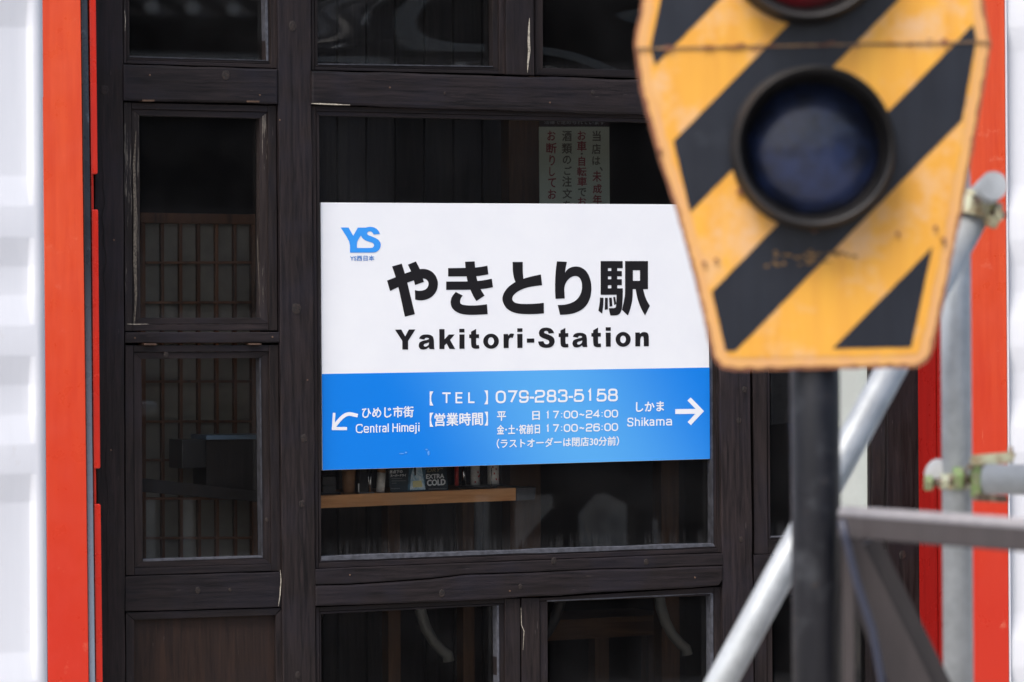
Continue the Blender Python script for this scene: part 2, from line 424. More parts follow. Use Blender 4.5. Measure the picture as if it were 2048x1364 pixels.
def path_tube(name, pts, r, m, parent=None, seg=10):
    bm = bmesh.new(); rings = []
    pts = [Vector(p) for p in pts]
    for i, p in enumerate(pts):
        d = (pts[min(i + 1, len(pts) - 1)] - pts[max(i - 1, 0)]).normalized()
        x = d.cross(Vector((0.3, 1, 0.1))).normalized(); y = d.cross(x)
        rr = r[i] if isinstance(r, (list, tuple)) else r
        rings.append([bm.verts.new(p + (x * math.cos(6.28318 * k / seg) + y * math.sin(6.28318 * k / seg)) * rr) for k in range(seg)])
    for a, b in zip(rings, rings[1:]):
        for k in range(seg): bm.faces.new((a[k], a[(k + 1) % seg], b[(k + 1) % seg], b[k])).smooth = True
    bm.faces.new(rings[0][::-1]); bm.faces.new(rings[-1])
    return bm_obj(name, bm, m, parent)
def bar(name, p0, p1, wdir, wd, th, m, parent=None, bevel=0.0015):
    """flat bar from p0 to p1, width wd along wdir, thickness th"""
    p0, p1 = Vector(p0), Vector(p1)
    d = (p1 - p0).normalized()
    wv = (Vector(wdir) - d * Vector(wdir).dot(d)).normalized()
    tv = d.cross(wv)
    bm = bmesh.new(); vs_ = []
    for p in (p0, p1):
        for s, q in ((-1, -1), (1, -1), (1, 1), (-1, 1)): vs_.append(bm.verts.new(p + wv * s * wd / 2 + tv * q * th / 2))
    for f in ((0, 1, 2, 3), (7, 6, 5, 4), (0, 4, 5, 1), (1, 5, 6, 2), (2, 6, 7, 3), (3, 7, 4, 0)): bm.faces.new([vs_[i] for i in f])
    if bevel: bmesh.ops.bevel(bm, geom=bm.edges[:], offset=bevel, segments=2, affect='EDGES')
    return bm_obj(name, bm, m, parent)

# ------------------------------------------------------------------ flat print
def print_obj(name, polys, pts, y, m, parent, place=None, thick=0.0):
    me = bpy.data.meshes.new(name)
    pf = place or (lambda u, v: P(u, v, y))
    me.from_pydata([pf(u, v) for u, v in pts], [], polys)
    return link(name, me, m, parent)
def union(polys):
    vs_, fs = [], []
    ox, oy = polys[0][0]
    for p in polys:
        p = [(x - ox, y - oy) for x, y in p]
        b = len(vs_)
        a = sum(p[i][0] * p[(i + 1) % len(p)][1] - p[(i + 1) % len(p)][0] * p[i][1] for i in range(len(p)))
        p = p if a > 0 else p[::-1]
        vs_ += [Vector(q) for q in p]
        fs.append(list(range(b, b + len(p))))
    r = delaunay_2d_cdt(vs_, [], fs, 0, 2e-3)
    return [(v[0] + ox, v[1] + oy) for v in r[0]], [tuple(f) for f, src in zip(r[2], r[5]) if len(src)]
def print_union(name, polys, y, m, parent, place=None):
    v, f = union(polys)
    return print_obj(name, f, v, y, m, parent, place)
def outline_mesh(splines):
    """closed outlines and the holes inside them"""
    c = bpy.data.curves.new('tmp', 'CURVE'); c.dimensions = '2D'; c.fill_mode = 'BOTH'
    for s in splines:
        sp_ = c.splines.new('POLY'); sp_.points.add(len(s) - 1)
        for q, (x, y) in zip(sp_.points, s): q.co = (x, y, 0, 1)
        sp_.use_cyclic_u = True
    o = bpy.data.objects.new('tmp', c); me = o.to_mesh()
    v = [(q.co.x, q.co.y) for q in me.vertices]; f = [tuple(p.vertices) for p in me.polygons]
    o.to_mesh_clear(); bpy.data.objects.remove(o); bpy.data.curves.remove(c)
    return v, f
def text_mesh(s, offset=0.0, shear=0.0, spacing=1.0):
    c = bpy.data.curves.new('tmp', 'FONT'); c.body = s; c.offset = offset; c.shear = shear; c.resolution_u = 3; c.space_character = spacing
    o = bpy.data.objects.new('tmp', c); me = o.to_mesh()
    v = [(q.co.x, q.co.y) for q in me.vertices]; f = [tuple(p.vertices) for p in me.polygons]
    o.to_mesh_clear(); bpy.data.objects.remove(o); bpy.data.curves.remove(c)
    return v, f
def text(name, s, tl, tr, h, y, m, parent, bold=0.0, offset=0.0, shear=0.0, place=None, hr=None, spacing=1.0, nc=5):
    """print s so that its ink fills the box whose top edge runs tl -> tr and whose height is h (hr at the right end)"""
    v, f = text_mesh(s, offset, shear, spacing)
    if not v: return None
    x0, x1 = min(a for a, _ in v), max(a for a, _ in v)
    y0, y1 = min(b for _, b in v), max(b for _, b in v)
    hr = h if hr is None else hr
    V, Fc = [], []
    offs = [(0, 0)] if not bold else [(0, 0), (bold, 0), (-bold, 0), (0, bold), (0, -bold)][:nc]
    for k, (dx, dy) in enumerate(offs):
        b = len(V)
        for a, c in v:
            fx = (a - x0) / (x1 - x0); fy = (y1 - c) / max(1e-6, y1 - y0)
            u = tl[0] + (tr[0] - tl[0]) * fx + dx
            w_ = tl[1] + (tr[1] - tl[1]) * fx + (h + (hr - h) * fx) * fy + dy
            q = place(u, w_) if place else P(u, w_, y)
            V.append(q - fwd * 0.00006 * k)
        Fc += [tuple(i + b for i in p) for p in f]
    me = bpy.data.meshes.new(name); me.from_pydata(V, [], Fc)
    return link(name, me, m, parent)
def fillet(pts, r, closed=False, sharp=()):
    out = []; n = len(pts)
    for i in range(n):
        p = Vector(pts[i])
        if (not closed and i in (0, n - 1)) or i in sharp: out.append(tuple(p)); continue
        a, b = Vector(pts[i - 1]), Vector(pts[(i + 1) % n])
        ra = min(r, (a - p).length * 0.49, (b - p).length * 0.49)
        s, e = p + (a - p).normalized() * ra, p + (b - p).normalized() * ra
        for k in range(6):
            t_ = k / 5
            out.append(tuple(s * (1 - t_) ** 2 + p * 2 * t_ * (1 - t_) + e * t_ ** 2))
    return out
def ribbon(pts, w_, closed=False):
    """quads of a stroke with mitred joints"""
    n = len(pts); L_, R_ = [], []
    pts = [Vector(p) for p in pts]
    for i in range(n):
        a = pts[i - 1] if (i > 0 or closed) else None
        b = pts[(i + 1) % n] if (i < n - 1 or closed) else None
        p = pts[i]
        d1 = (p - a).normalized() if a is not None and (p - a).length > 1e-6 else None
        d2 = (b - p).normalized() if b is not None and (b - p).length > 1e-6 else None
        d1 = d1 or d2; d2 = d2 or d1
        n1, n2 = Vector((-d1.y, d1.x)), Vector((-d2.y, d2.x))
        mm = (n1 + n2)
        mm = mm.normalized() if mm.length > 1e-6 else n1
        k = min(2.5, 1 / max(0.3, mm.dot(n1)))
        L_.append(p + mm * k * w_ / 2); R_.append(p - mm * k * w_ / 2)
    q = []
    for i in range(n if closed else n - 1):
        j = (i + 1) % n
        q.append([tuple(L_[i]), tuple(L_[j]), tuple(R_[j]), tuple(R_[i])])
    return q
R_ = 0.34
GL = {
 '0': [('c', [(0, 0), (1, 0), (1, 1), (0, 1)], R_ + 0.1, ())],
 '1': [('o', [(0.22, 0.80), (0.55, 1.0), (0.55, 0)], 0, ())],
 '2': [('o', [(0.02, .70), (0.02, 1), (1, 1), (1, .50), (0, .42), (0, 0), (1, 0)], 0.3, (5,))],
 '3': [('o', [(0.02, .74), (0.02, 1), (.96, 1), (.96, .53), (.35, .53)], 0.3, ()), ('o', [(.35, .53), (1, .53), (1, 0), (0, 0), (0, .27)], 0.3, ())],
 '4': [('o', [(.76, 0), (.76, 1), (0, .27), (1.05, .27)], 0, ())],
 '5': [('o', [(.94, 1), (.12, 1), (.05, .50), (.2, .64), (1, .64), (1, 0), (0, 0), (0, .24)], 0.3, (1, 2))],
 '6': [('c', [(0, 0), (1, 0), (1, .60), (0, .60)], 0.3, ()), ('o', [(0, .3), (0, 1), (.95, 1), (.97, .77)], 0.36, ())],
 '7': [('o', [(0, 1), (1, 1), (.38, 0)], 0, ())],
 '8': [('c', [(0, 0), (1, 0), (1, .52), (0, .52)], 0.28, ()), ('c', [(.05, .52), (.95, .52), (.95, 1), (.05, 1)], 0.26, ())],
 '9': [('c', [(0, .40), (1, .40), (1, 1), (0, 1)], 0.3, ()), ('o', [(1, .7), (1, 0), (.05, 0), (.03, .23)], 0.36, ())],
 '-': [('o', [(-.4, .38), (1.4, .38)], 0, ())],
 'C': [('o', [(1, .76), (1, 1), (0, 1), (0, 0), (1, 0), (1, .24)], .42, ())],
 'e': [('o', [(0, .36), (.95, .36), (.95, .72), (0, .72), (0, 0), (.92, 0), (.97, .2)], .32, (1,))],
 'n': [('o', [(0, .78), (0, -.05)], 0, ()), ('o', [(0, .45), (.03, .72), (.95, .72), (.95, -.05)], .3, ())],
 't': [('o', [(.4, .98), (.4, 0), (1, 0)], .25, ()), ('o', [(-.1, .72), (1, .72)], 0, ())],
 'r': [('o', [(0, .78), (0, -.05)], 0, ()), ('o', [(0, .4), (.05, .72), (1, .72)], .3, ())],
 'a': [('o', [(.05, .56), (.07, .72), (.88, .72), (.88, -.05)], .3, ()), ('o', [(.88, .42), (0, .38), (0, 0), (.88, .06)], .25, ())],
 'l': [('o', [(.5, 1.05), (.5, -.05)], 0, ())],
 'H': [('o', [(0, 1.05), (0, -.05)], 0, ()), ('o', [(1, 1.05), (1, -.05)], 0, ()), ('o', [(0, .52), (1, .52)], 0, ())],
 'i': [('o', [(.5, .76), (.5, -.05)], 0, ()), ('o', [(.5, .90), (.5, 1.05)], 0, ())],
 'm': [('o', [(0, .78), (0, -.05)], 0, ()), ('o', [(0, .5), (.03, .72), (.5, .72), (.5, -.05)], .25, ()), ('o', [(.5, .5), (.53, .72), (1, .72), (1, -.05)], .25, ())],
 'j': [('o', [(.6, .76), (.6, -.26), (-.3, -.26)], .2, ()), ('o', [(.6, .90), (.6, 1.05)], 0, ())],
 'S': [('o', [(.98, .76), (.95, 1), (.03, 1), (.03, .54), (.97, .48), (.97, 0), (0, 0), (0, .26)], .25, ())],
 'h': [('o', [(0, 1.05), (0, -.05)], 0, ()), ('o', [(0, .45), (.03, .72), (.95, .72), (.95, -.05)], .3, ())],
 'k': [('o', [(0, 1.05), (0, -.05)], 0, ()), ('o', [(.95, .78), (0, .26)], 0, ()), ('o', [(.32, .42), (1, -.05)], 0, ())],
 'T': [('o', [(-.12, 1), (1.12, 1)], 0, ()), ('o', [(.5, 1), (.5, -0.04)], 0, ())],
 'E': [('o', [(1, 1), (0, 1), (0, 0), (1, 0)], 0, ()), ('o', [(0, .51), (.93, .51)], 0, ())],
 'L': [('o', [(0, 1.05), (0, 0), (1, 0)], 0, ())],
 ':': [('o', [(.5, .10), (.5, .22)], 0, ()), ('o', [(.5, .62), (.5, .74)], 0, ())],
 '~': [('o', [(0, .38), (.18, .52), (.4, .5), (.62, .38), (.82, .38), (1, .52)], 0.1, ())],
}
def glyphs(name, items, w_, y, m, parent):
    """items: (character, x0, x1, y_top, y_bottom) in photo pixels, ink to ink"""
    V, FF = [], []
    for ch, x0, x1, yt, yb in items:
        polys = []
        h = w_ / 2
        for kind, pts, r, sharp in GL[ch]:
            mp_ = [(x0 + h + p[0] * (x1 - x0 - w_), yb - h - p[1] * (yb - yt - w_)) for p in pts]
            rr = r * min(abs(x1 - x0), abs(yb - yt))
            fl = fillet(mp_, rr, kind == 'c', sharp) if r else mp_
            polys += ribbon(fl, w_, kind == 'c')
        for k, q in enumerate(polys):      # strokes lie over one another like paint, each a hair higher
            FF.append(tuple(range(len(V), len(V) + 4)))
            V += [P(a, b, y - 0.00003 * (k % 7)) for a, b in q]
    me = bpy.data.meshes.new(name); me.from_pydata(V, [], FF)
    return link(name, me, m, parent)

# ================================================================== THE PLACE
# ---- ground
def sheet(name, x0, x1, y0, y1, z, m, n=1):
    bm = bmesh.new()
    bmesh.ops.create_grid(bm, x_segments=n, y_segments=n, size=0.5)
    for v in bm.verts: v.co = Vector(((x0 + x1) / 2 + v.co.x * (x1 - x0), (y0 + y1) / 2 + v.co.y * (y1 - y0), z))
    o = bm_obj(name, bm, m); o['kind'] = 'structure'
    return o
sheet('ground', -900, 900, -900, 900, -0.004, M['ground'])
sheet('concrete_apron', -30, 30, -30, -0.15, 0.0, M['gravel'])

# ---- the timber storefront
YG = 0.034       # glass plane
SF = thing('timber_storefront', 'dark stained timber shopfront of glazed sashes between two orange posts', 'shopfront', P(1024, 1745, 0))
def post(pts, yf=-0.012, yb=0.09, m=None, amp=0.9, name='post'):
    return slab(name, wavy(pts, 30, amp), yf, yb, m or M['woodv'], SF, 0.003)
def ext(xt0, xt1, xb0, xb1, v0=-650, v1=1742):
    """a post given by its edges at v=0 and v=1364, carried up and down"""
    f = lambda a, b, v: a + (b - a) * v / 1364
    return [(f(xt0, xb0, v0), v0), (f(xt1, xb1, v0), v0), (f(xt1, xb1, v1), v1), (f(xt0, xb0, v1), v1)]
post(ext(188, 246, 196, 251))
post(ext(555.5, 622, 566, 633))
post(ext(1432, 1492, 1447, 1508))
post(ext(1770, 1848, 1776, 1852))
# beams
def beam(pts, yf=-0.016, yb=0.08, m=None, name='beam', amp=0.9, bevel=0.003):
    return slab(name, wavy(pts, 26, amp), yf, yb, m or M['woodh'], SF, bevel)
beam([(246, 128), (556, 138), (556, 208), (247, 201)], amp=1.4, bevel=0.006)
beam([(622.5, 141), (1434, 163), (1434, 234), (622.5, 209)], -0.02, amp=1.6, bevel=0.007)
beam([(250.5, 664), (560.5, 664), (560.5, 685), (250.5, 686)], -0.008, amp=0.5)
beam([(250.5, 1153), (562, 1143.5), (562, 1214), (250.5, 1223)], -0.006)
beam([(1496, 164), (1771, 170), (1771, 240), (1497, 234)], -0.018)
# the split sill beam: two hewn pieces with the open crack between them
crk = [(631, 1170.5), (700, 1169), (780, 1164), (860, 1158), (935, 1149), (1000, 1147), (1060, 1145), (1130, 1141.5), (1200, 1138), (1300, 1136.5), (1380, 1133), (1446, 1131)]
slab('beam', [(631, 1138.5)] + [(u, 1138.5 - (u - 631) * 0.0395 + random.uniform(-.4, .4)) for u in range(680, 1440, 40)] + [(1446, 1106.5)] + [(u, v - (0.5 + 1.2 * max(0, 1 - abs(u - 800) / 350))) for u, v in crk[::-1]], -0.014, 0.08, M['woodh'], SF, 0.003)
slab('beam', [(u, v + 1.0) for u, v in crk] + [(1446, 1160), (1438, 1171), (1380, 1176), (1300, 1180), (1200, 1184), (1115, 1192), (1060, 1193), (1000, 1198), (900, 1203), (760, 1208), (631, 1212.5)], -0.018, 0.08, M['woodh'], SF, 0.005)
beam([(1508, 1110), (1776, 1101), (1776, 1165), (1508, 1176)], -0.010)
box('beam', (P(190, 0, 0).x, -0.02, 3.18), (P(1850, 0, 0).x, 0.1, 3.40), M['woodh'], SF, 0.004)   # lintel, above the view
box('sill_beam', (P(190, 0, 0).x, -0.03, 0.001), (P(1850, 0, 0).x, 0.1, 0.16), M['woodh'], SF, 0.004)
VT = -500
def window(opening, frame_w, gy=YG, yf=0.0, mats=None, beads=None, g=None):
    """opening: glass outline in pixels (tl, tr, br, bl); frame_w: (left, top, right, bottom) outer outline"""
    W = node('window', SF)
    tl, tr, br, bl = opening
    TL, TR, BR, BL = frame_w
    mv, mh = (mats or (M['sashv'], M['sashh']))[:2]
    def md(a, b, f): return (a[0] + (b[0] - a[0]) * f, a[1] + (b[1] - a[1]) * f)
    # rails run between the stiles; each member has its outer frame and an inner glazing bead set lower
    k = 0.5 if beads is None else beads
    tlm, trm, brm, blm = md(tl, TL, k), md(tr, TR, k), md(br, BR, k), md(bl, BL, k)
    G_ = 0.25
    slab('stile', wavy([TL, (tlm[0] - G_, TL[1]), (blm[0] - G_, BL[1]), BL], 40, 0.3), yf, gy + 0.02, mv, W, 0.0012)
    slab('stile', wavy([(trm[0] + G_, TR[1]), TR, BR, (brm[0] + G_, BR[1])], 40, 0.3), yf, gy + 0.02, mats[2] if mats and len(mats) > 2 else mv, W, 0.0012)
    slab('rail', [(tlm[0] + G_, TL[1] + .2), (trm[0] - G_, TR[1] + .2), (trm[0] - G_, trm[1] - G_), (tlm[0] + G_, tlm[1] - G_)], yf + 0.001, gy + 0.02, mh, W, 0.0012)
    slab('rail', [(blm[0] + G_, blm[1] + G_), (brm[0] - G_, brm[1] + G_), (brm[0] - G_, BR[1] - .2), (blm[0] + G_, BL[1] - .2)], yf + 0.001, gy + 0.02, mh, W, 0.0012)
    yb = yf + 0.007
    slab('glazing_bead', [(tlm[0] + G_, tlm[1] + G_), (tl[0], tl[1] + 0), (bl[0], bl[1]), (blm[0] + G_, blm[1] - G_)], yb, gy + 0.01, mv, W, 0.001)
    slab('glazing_bead', [(tr[0], tr[1]), (trm[0] - G_, trm[1] + G_), (brm[0] - G_, brm[1] - G_), (br[0], br[1])], yb, gy + 0.01, mv, W, 0.001)
    slab('glazing_bead', [(tlm[0] + G_, tlm[1] + G_ * 1.4), (trm[0] - G_, trm[1] + G_ * 1.4), (tr[0] - .3, tr[1]), (tl[0] + .3, tl[1])], yb - 0.001, gy + 0.01, mh, W, 0.001)
    slab('glazing_bead', [(bl[0] + .3, bl[1]), (br[0] - .3, br[1]), (brm[0] - G_, brm[1] - G_ * 1.4), (blm[0] + G_, blm[1] - G_ * 1.4)], yb - 0.001, gy + 0.01, mh, W, 0.001)
    a = P(min(tl[0], bl[0]) - 5, 0, gy).x; b = P(max(tr[0], br[0]) + 5, 0, gy).x
    z1 = P(tl[0], min(tl[1], tr[1]) - 5, gy).z; z0 = P(bl[0], max(bl[1], br[1]) + 5, gy).z
    box('pane', (a, gy, z0), (b, gy + 0.004, z1), g or M['glass'], W)
    return W
# transom windows
window([(258, VT + 20), (524, VT + 20), (531, 122), (259, 114)], [(247, VT), (552, VT), (555, 136), (247, 127)], g=M['glass'], beads=0.45)
window([(633, VT + 20), (982, VT + 20), (986, 133.5), (635.5, 128)], [(622, VT), (1006, VT), (1012, 148), (623, 140)], g=M['glasswavy'], beads=0.5)
window([(1084, VT + 20), (1420, VT + 20), (1424, 143), (1086, 136)], [(1066, VT), (1434, VT), (1436, 161), (1070, 150)], g=M['glasswavy'], beads=0.9)
post([(1008, VT), (1064, VT), (1069, 151), (1013, 149)], -0.012, 0.08)
window([(1540, VT + 20), (1745, VT + 20), (1745, 150), (1540, 145)], [(1500, VT), (1770, VT), (1771, 168), (1500, 162)])
# left sashes
WA = window([(278.5, 231), (519.5, 236.5), (519.5, 635.5), (281.5, 635.5)], [(247.5, 205), (552.5, 211), (555, 661), (250.5, 662)], mats=(M['sashworn'], M['sashh'], M['sashv']))
WB = window([(283, 718), (519.5, 716), (524, 1113.5), (286, 1121)], [(251, 690.5), (556.5, 690), (561.5, 1142), (251.5, 1150.5)])
for W, hs in ((WA, ((285, 309, 199, 203), (494, 519, 201, 205))), (WB, ((288, 313, 686.5, 690.5), (498, 523, 686.5, 690)))):
    for a, b, c, d in hs: slab('hinge', [(a, c), (b, c + .4), (b, d), (a, d - .4)], -0.019, 0.02, M['hinge'], W, 0.0006)
# main window
WM = window([(638.5, 231), (1423, 247), (1427, 1089), (642.5, 1116)], [(623.5, 211), (1434, 232), (1446, 1105), (631, 1137)], beads=0.45)
slab('sealant', wavy([(642.5, 1113), (1427, 1087), (1430, 1093), (642.5, 1122)], 16, 1.2), 0.004, 0.036, M['sealant'], WM, 0.001)
slab('sealant', wavy([(1420.5, 245), (1423.5, 245), (1427.5, 1090), (1424.5, 1089)], 20, 0.5), 0.005, 0.036, M['sealdark'], WM, 0.0006)
slab('sealant', wavy([(286, 1119), (524, 1111.5), (526, 1115.5), (286, 1123)], 14, 0.8), 0.004, 0.036, M['sealant'], WB, 0.001)
slab('sealant', wavy([(519, 716), (522, 716), (526, 1113), (523.2, 1113)], 30, 0.3), 0.004, 0.036, M['sealdark'], WB, 0.0006)
slab('sealant', wavy([(259, 112), (531, 120), (531, 122), (259, 114.5)], 14, 0.4), 0.004, 0.036, M['sealdark'], SF, 0.0006)
slab('sealant', wavy([(529, -60), (533, -60), (537, 122), (533, 122)], 14, 0.8), 0.003, 0.036, M['sealant'], SF, 0.0006)
slab('sealant', wavy([(636, 126.5), (986, 132), (986, 134), (636, 129.5)], 14, 0.4), 0.003, 0.036, M['sealdark'], SF, 0.0006)
# lower windows
WD = window([(642, 1228), (993, 1211), (996, 1690), (645, 1700)], [(632, 1214), (1040, 1197), (1042, 1720), (634, 1724)], beads=0.35)
WE = window([(1095, 1204), (1421, 1191), (1424, 1690), (1097, 1695)], [(1043, 1196), (1446, 1174), (1447, 1718), (1045, 1722)], beads=0.3)
slab('sealant', wavy([(1094, 1198), (1424, 1184), (1424, 1188), (1094, 1203)], 14, 1.0), 0.002, 0.036, M['sealant'], WE, 0.0008)
slab('sealant', wavy([(1421, 1188), (1427, 1187), (1429, 1690), (1424, 1690)], 20, 0.7), 0.003, 0.036, M['sealant'], WE, 0.0008)
slab('sealant', wavy([(994, 1211), (998, 1211), (1001, 1690), (997, 1690)], 20, 0.4), 0.003, 0.036, M['sealant'], WD, 0.0008)
# right sashes
WR = window([(1536, 255), (1737, 260), (1739, 1068), (1541, 1075)], [(1500, 238), (1771, 243), (1775, 1099), (1509, 1108)], beads=0.15)
WS = window([(1544, 1192), (1739, 1184), (1741, 1690), (1547, 1695)], [(1509, 1178), (1776, 1167), (1777, 1715), (1510, 1720)], beads=0.3)
slab('sealant', [(1541, 1073), (1739, 1066), (1739, 1068.5), (1541, 1075.5)], 0.004, 0.036, M['sealant'], WR, 0.0006)
# lower left: framed board panel
slab('rail', [(252, 1225), (563, 1216), (551, 1230), (268, 1240)], -0.002, 0.06, M['woodh'], SF, 0.001)
slab('rail', wavy([(252, 1226), (268, 1240.5), (270, 1730), (254, 1730)], 40, .3), -0.001, 0.06, M['sashv'], SF, 0.001)
slab('rail', wavy([(551.5, 1230.5), (563.5, 1217), (565.5, 1730), (553, 1730)], 40, .3), -0.001, 0.06, M['sashv'], SF, 0.001)
slab('board_panel', [(262, 1232), (557, 1222), (559, 1735), (264, 1735)], 0.014, 0.05, M['panel'], SF, 0)
# knots, splinters, cracks
def disc(name, u, v, r, y, m, parent, sx=1.0, sy=1.3, seg=14, h=0.0012):
    bm = bmesh.new()
    ring = [(u + r * sx * math.cos(6.283 * k / seg) * random.uniform(.88, 1.1), v + r * sy * math.sin(6.283 * k / seg) * random.uniform(.88, 1.1)) for k in range(seg)]
    A = [bm.verts.new(P(a, b, y)) for a, b in ring]
    B = [bm.verts.new(P(u + (a - u) * .8, v + (b - v) * .8, y - h)) for a, b in ring]
    Cc = [bm.verts.new(P(u + (a - u) * .55, v + (b - v) * .55, y - h * .4)) for a, b in ring]
    Dd = [bm.verts.new(P(u + (a - u) * .3, v + (b - v) * .3, y - h)) for a, b in ring]
    for X_, Y_ in ((A, B), (B, Cc), (Cc, Dd)):
        for k in range(seg): bm.faces.new((X_[k], X_[(k + 1) % seg], Y_[(k + 1) % seg], Y_[k])).smooth = True
    bm.faces.new(Dd)
    return bm_obj(name, bm, m, parent)
for u, v, r, y in ((585, 52, 8, -.0125), (593, 618, 9, -.0125), (608, 877, 7, -.0125), (604, 1008, 6, -.0125), (596, 1350, 6, -.0125), (209, 180, 8, -.0125), (452, 150, 8, -.0165),
                   (1108, 1122, 5.5, -.0145), (1293, 1124, 5, -.0145), (884, 1187, 6.5, -.0185), (1041, 1173, 4.5, -.0185), (396, 1181, 5.5, -.0065), (460, 1180, 3.5, -.0065), (534, 1040, 4, -.0005),
                   (1186, 185, 3.5, -.0205), (890, 186, 2.5, -.0205), (1482, 1079, 4.5, -.0125), (1489, 779, 5, -.0125), (1478, 841, 5, -.0125), (1805, 1110, 7, -.0125), (332, 710, 5, .0005)):
    disc('knot', u, v, r, y, M['knot'], SF)
for u, v, y in ((560, 240, -.0125), (615, 760, -.0125), (1460, 620, -.0125), (1495, 1240, -.0125), (300, 150, -.0165), (520, 190, -.0165), (780, 175, -.0205), (1100, 205, -.0205), (1350, 190, -.0205), (270, 676, -.0085), (545, 674, -.0085), (700, 1150, -.0145), (1390, 1155, -.0185), (1020, 1182, -.0185), (222, 900, -.0125), (228, 480, -.0125)):
    disc('nail_head', u, v, 2.0, y, M['hinge'], SF, 1, 1, 8, 0.0008)
def line(name, pts, w_, y, m, parent=SF, taper=True):
    n = len(pts)
    q = []
    for i, (u, v) in enumerate(pts):
        k = w_ * (math.sin(math.pi * (i + .35) / (n - .3)) if taper else 1)
        q.append((u, v, k))
    dv = abs(pts[-1][1] - pts[0][1]) > abs(pts[-1][0] - pts[0][0])
    bm = bmesh.new(); A, B = [], []
    for u, v, k in q:
        a = (u - k / 2, v) if dv else (u, v - k / 2); b = (u + k / 2, v) if dv else (u, v + k / 2)
        A.append(bm.verts.new(P(*a, y))); B.append(bm.verts.new(P(*b, y)))
    for i in range(n - 1): bm.faces.new((A[i], B[i], B[i + 1], A[i + 1]))
    return bm_obj(name, bm, m, parent)
def walk(u0_, v0_, u1_, v1_, n, amp):
    return [(u0_ + (u1_ - u0_) * i / n + (amp * noise.noise(Vector((i * .37, u0_, 2))) if abs(v1_ - v0_) > abs(u1_ - u0_) else 0),
             v0_ + (v1_ - v0_) * i / n + (amp * noise.noise(Vector((i * .37, v0_, 5))) if abs(v1_ - v0_) <= abs(u1_ - u0_) else 0)) for i in range(n + 1)]
for a in ((203, 260, 212, 640, 26, 8, 2.0), (583, 60, 586, 560, 26, 5, 1.2), (598, 860, 603, 1364, 26, 8, 1.6), (213, 760, 215, 1364, 24, 6, 1.3), (586, 640, 590, 900, 14, 5, 1.0), (1474, 300, 1480, 1060, 26, 4, 1.1), (1801, 760, 1806, 1364, 20, 4, 1.0)):
    line('crack', walk(*a[:4], a[4], a[5]), a[6], -0.0138, M['crack'])
for a in ((247, 162, 556, 166, 20, 4, 1.1, -.0175), (640, 196, 1434, 222, 30, 4, 1.1, -.0215), (640, 165, 1300, 182, 30, 5, .8, -.0215), (255, 1170, 560, 1160, 16, 3, .8, -.0075), (640, 1198, 1000, 1180, 16, 3, .8, -.0195)):
    line('crack', walk(*a[:4], a[4], a[5]), a[6], a[7], M['crack'])
line('splinter', [(1059, 36), (1058, 55), (1057.5, 80), (1058.5, 102), (1056, 125), (1055, 145)], 5, -0.0136, M['pale'])
line('splinter', [(622.5, 207), (640, 207.5), (665, 208.5), (700, 210)], 3.2, -0.0225, M['pale'])
line('splinter', [(560.5, 1140), (562, 1160), (560, 1190), (557, 1212)], 2.2, -0.0136, M['pale'])
line('splinter', [(1042, 1215), (1043, 1250), (1048, 1262), (1046, 1300)], 1.6, -0.0012, M['pale'])
line('splinter', [(272, 262), (268, 330), (271, 430), (270, 520), (272, 590), (269, 650)], 7, -0.0012, mat('chalky_wear', (0.17, 0.15, 0.12), .9, col2=(0.03, 0.025, 0.022), vscale=320))
line('splinter', [(254, 648), (270, 648.5), (296, 648)], 1.6, -0.0014, M['pale'])
line('splinter', [(249, 20), (251, 40), (250, 62)], 1.4, -0.0012, M['pale'])

# ---- the orange posts and the white ribbed walls either side
YW = -0.17
LP = thing('orange_post', 'orange painted steel post left of the shopfront with a grey strip beside it', 'post', P(120, 1745, YW))
def sl(u_top, u_mid, u_low, u_bot):   # edge readings at v = 0, 430, 850, 1364
    return [(u_top * 1.0 - (u_mid - u_top) * 650 / 430 * .5, -650), (u_top, 0), (u_mid, 430), (u_low, 850), (u_bot, 1364), (u_bot + 4, 1745)]
eL = sl(80.4, 86.7, 91.4, 96); eR = sl(161.5, 167, 172, 178); eG = sl(175.5, 182, 185, 191)
slab('front_plate', eL + eR[::-1], YW, -0.05, M['orange'], LP, 0.003)
slab('grey_strip', [(u + .5, v) for u, v in eR] + eG[::-1], YW + 0.012, -0.06, M['strip'], LP, 0.004)
def eg(v, e): 
    for (a, b), (c, d) in zip(e, e[1:]):
        if v <= d: return a + (c - a) * (v - b) / (d - b)
    return e[-1][0]
for v0, v1 in ((-650, 348), (419, 937), (1008, 1745)):
    slab('hinge_leaf', [(eg(v0, eG) + 1.5, v0), (eg(v0, eG) + 13.5, v0), (eg(v0, eG) + 15, v0 + 3), (eg(v1, eG) + 15, v1 - 3), (eg(v1, eG) + 13.5, v1), (eg(v1, eG) + 1.5, v1)], YW + 0.02, -0.04, M['red'], LP, 0.003)
slab('return_plate', [(eg(v, eG) + 1, v) for v in (-650, 400, 800, 1745)] + [(eg(v, eG) + 6, v) for v in (1745, 800, 400, -650)], YW + 0.03, -0.03, M['red'], LP, 0.001)
RP = thing('orange_post', 'orange painted steel post right of the shopfront behind the upright scaffold pipe', 'post', P(1980, 1745, YW))
xf0 = P(1893, 700, YW).x; xf1 = P(2014.5, 700, YW).x
box('front_plate', (xf0, YW, 0), (xf1, -0.05, 3.4), M['orange'], RP, 0.003)
xi = P(1842, 700, -0.02).x
box('return_plate', (xf0 - 0.006, YW + 0.004, 0), (xf0 - 0.0005, YW + 0.05, 3.4), M['shadedred'], RP, 0.002)
box('return_plate', (xf0 - 0.01, YW + 0.054, 0), (xf0 - 0.003, -0.013, 3.4), M['shadedred'], RP, 0.002)
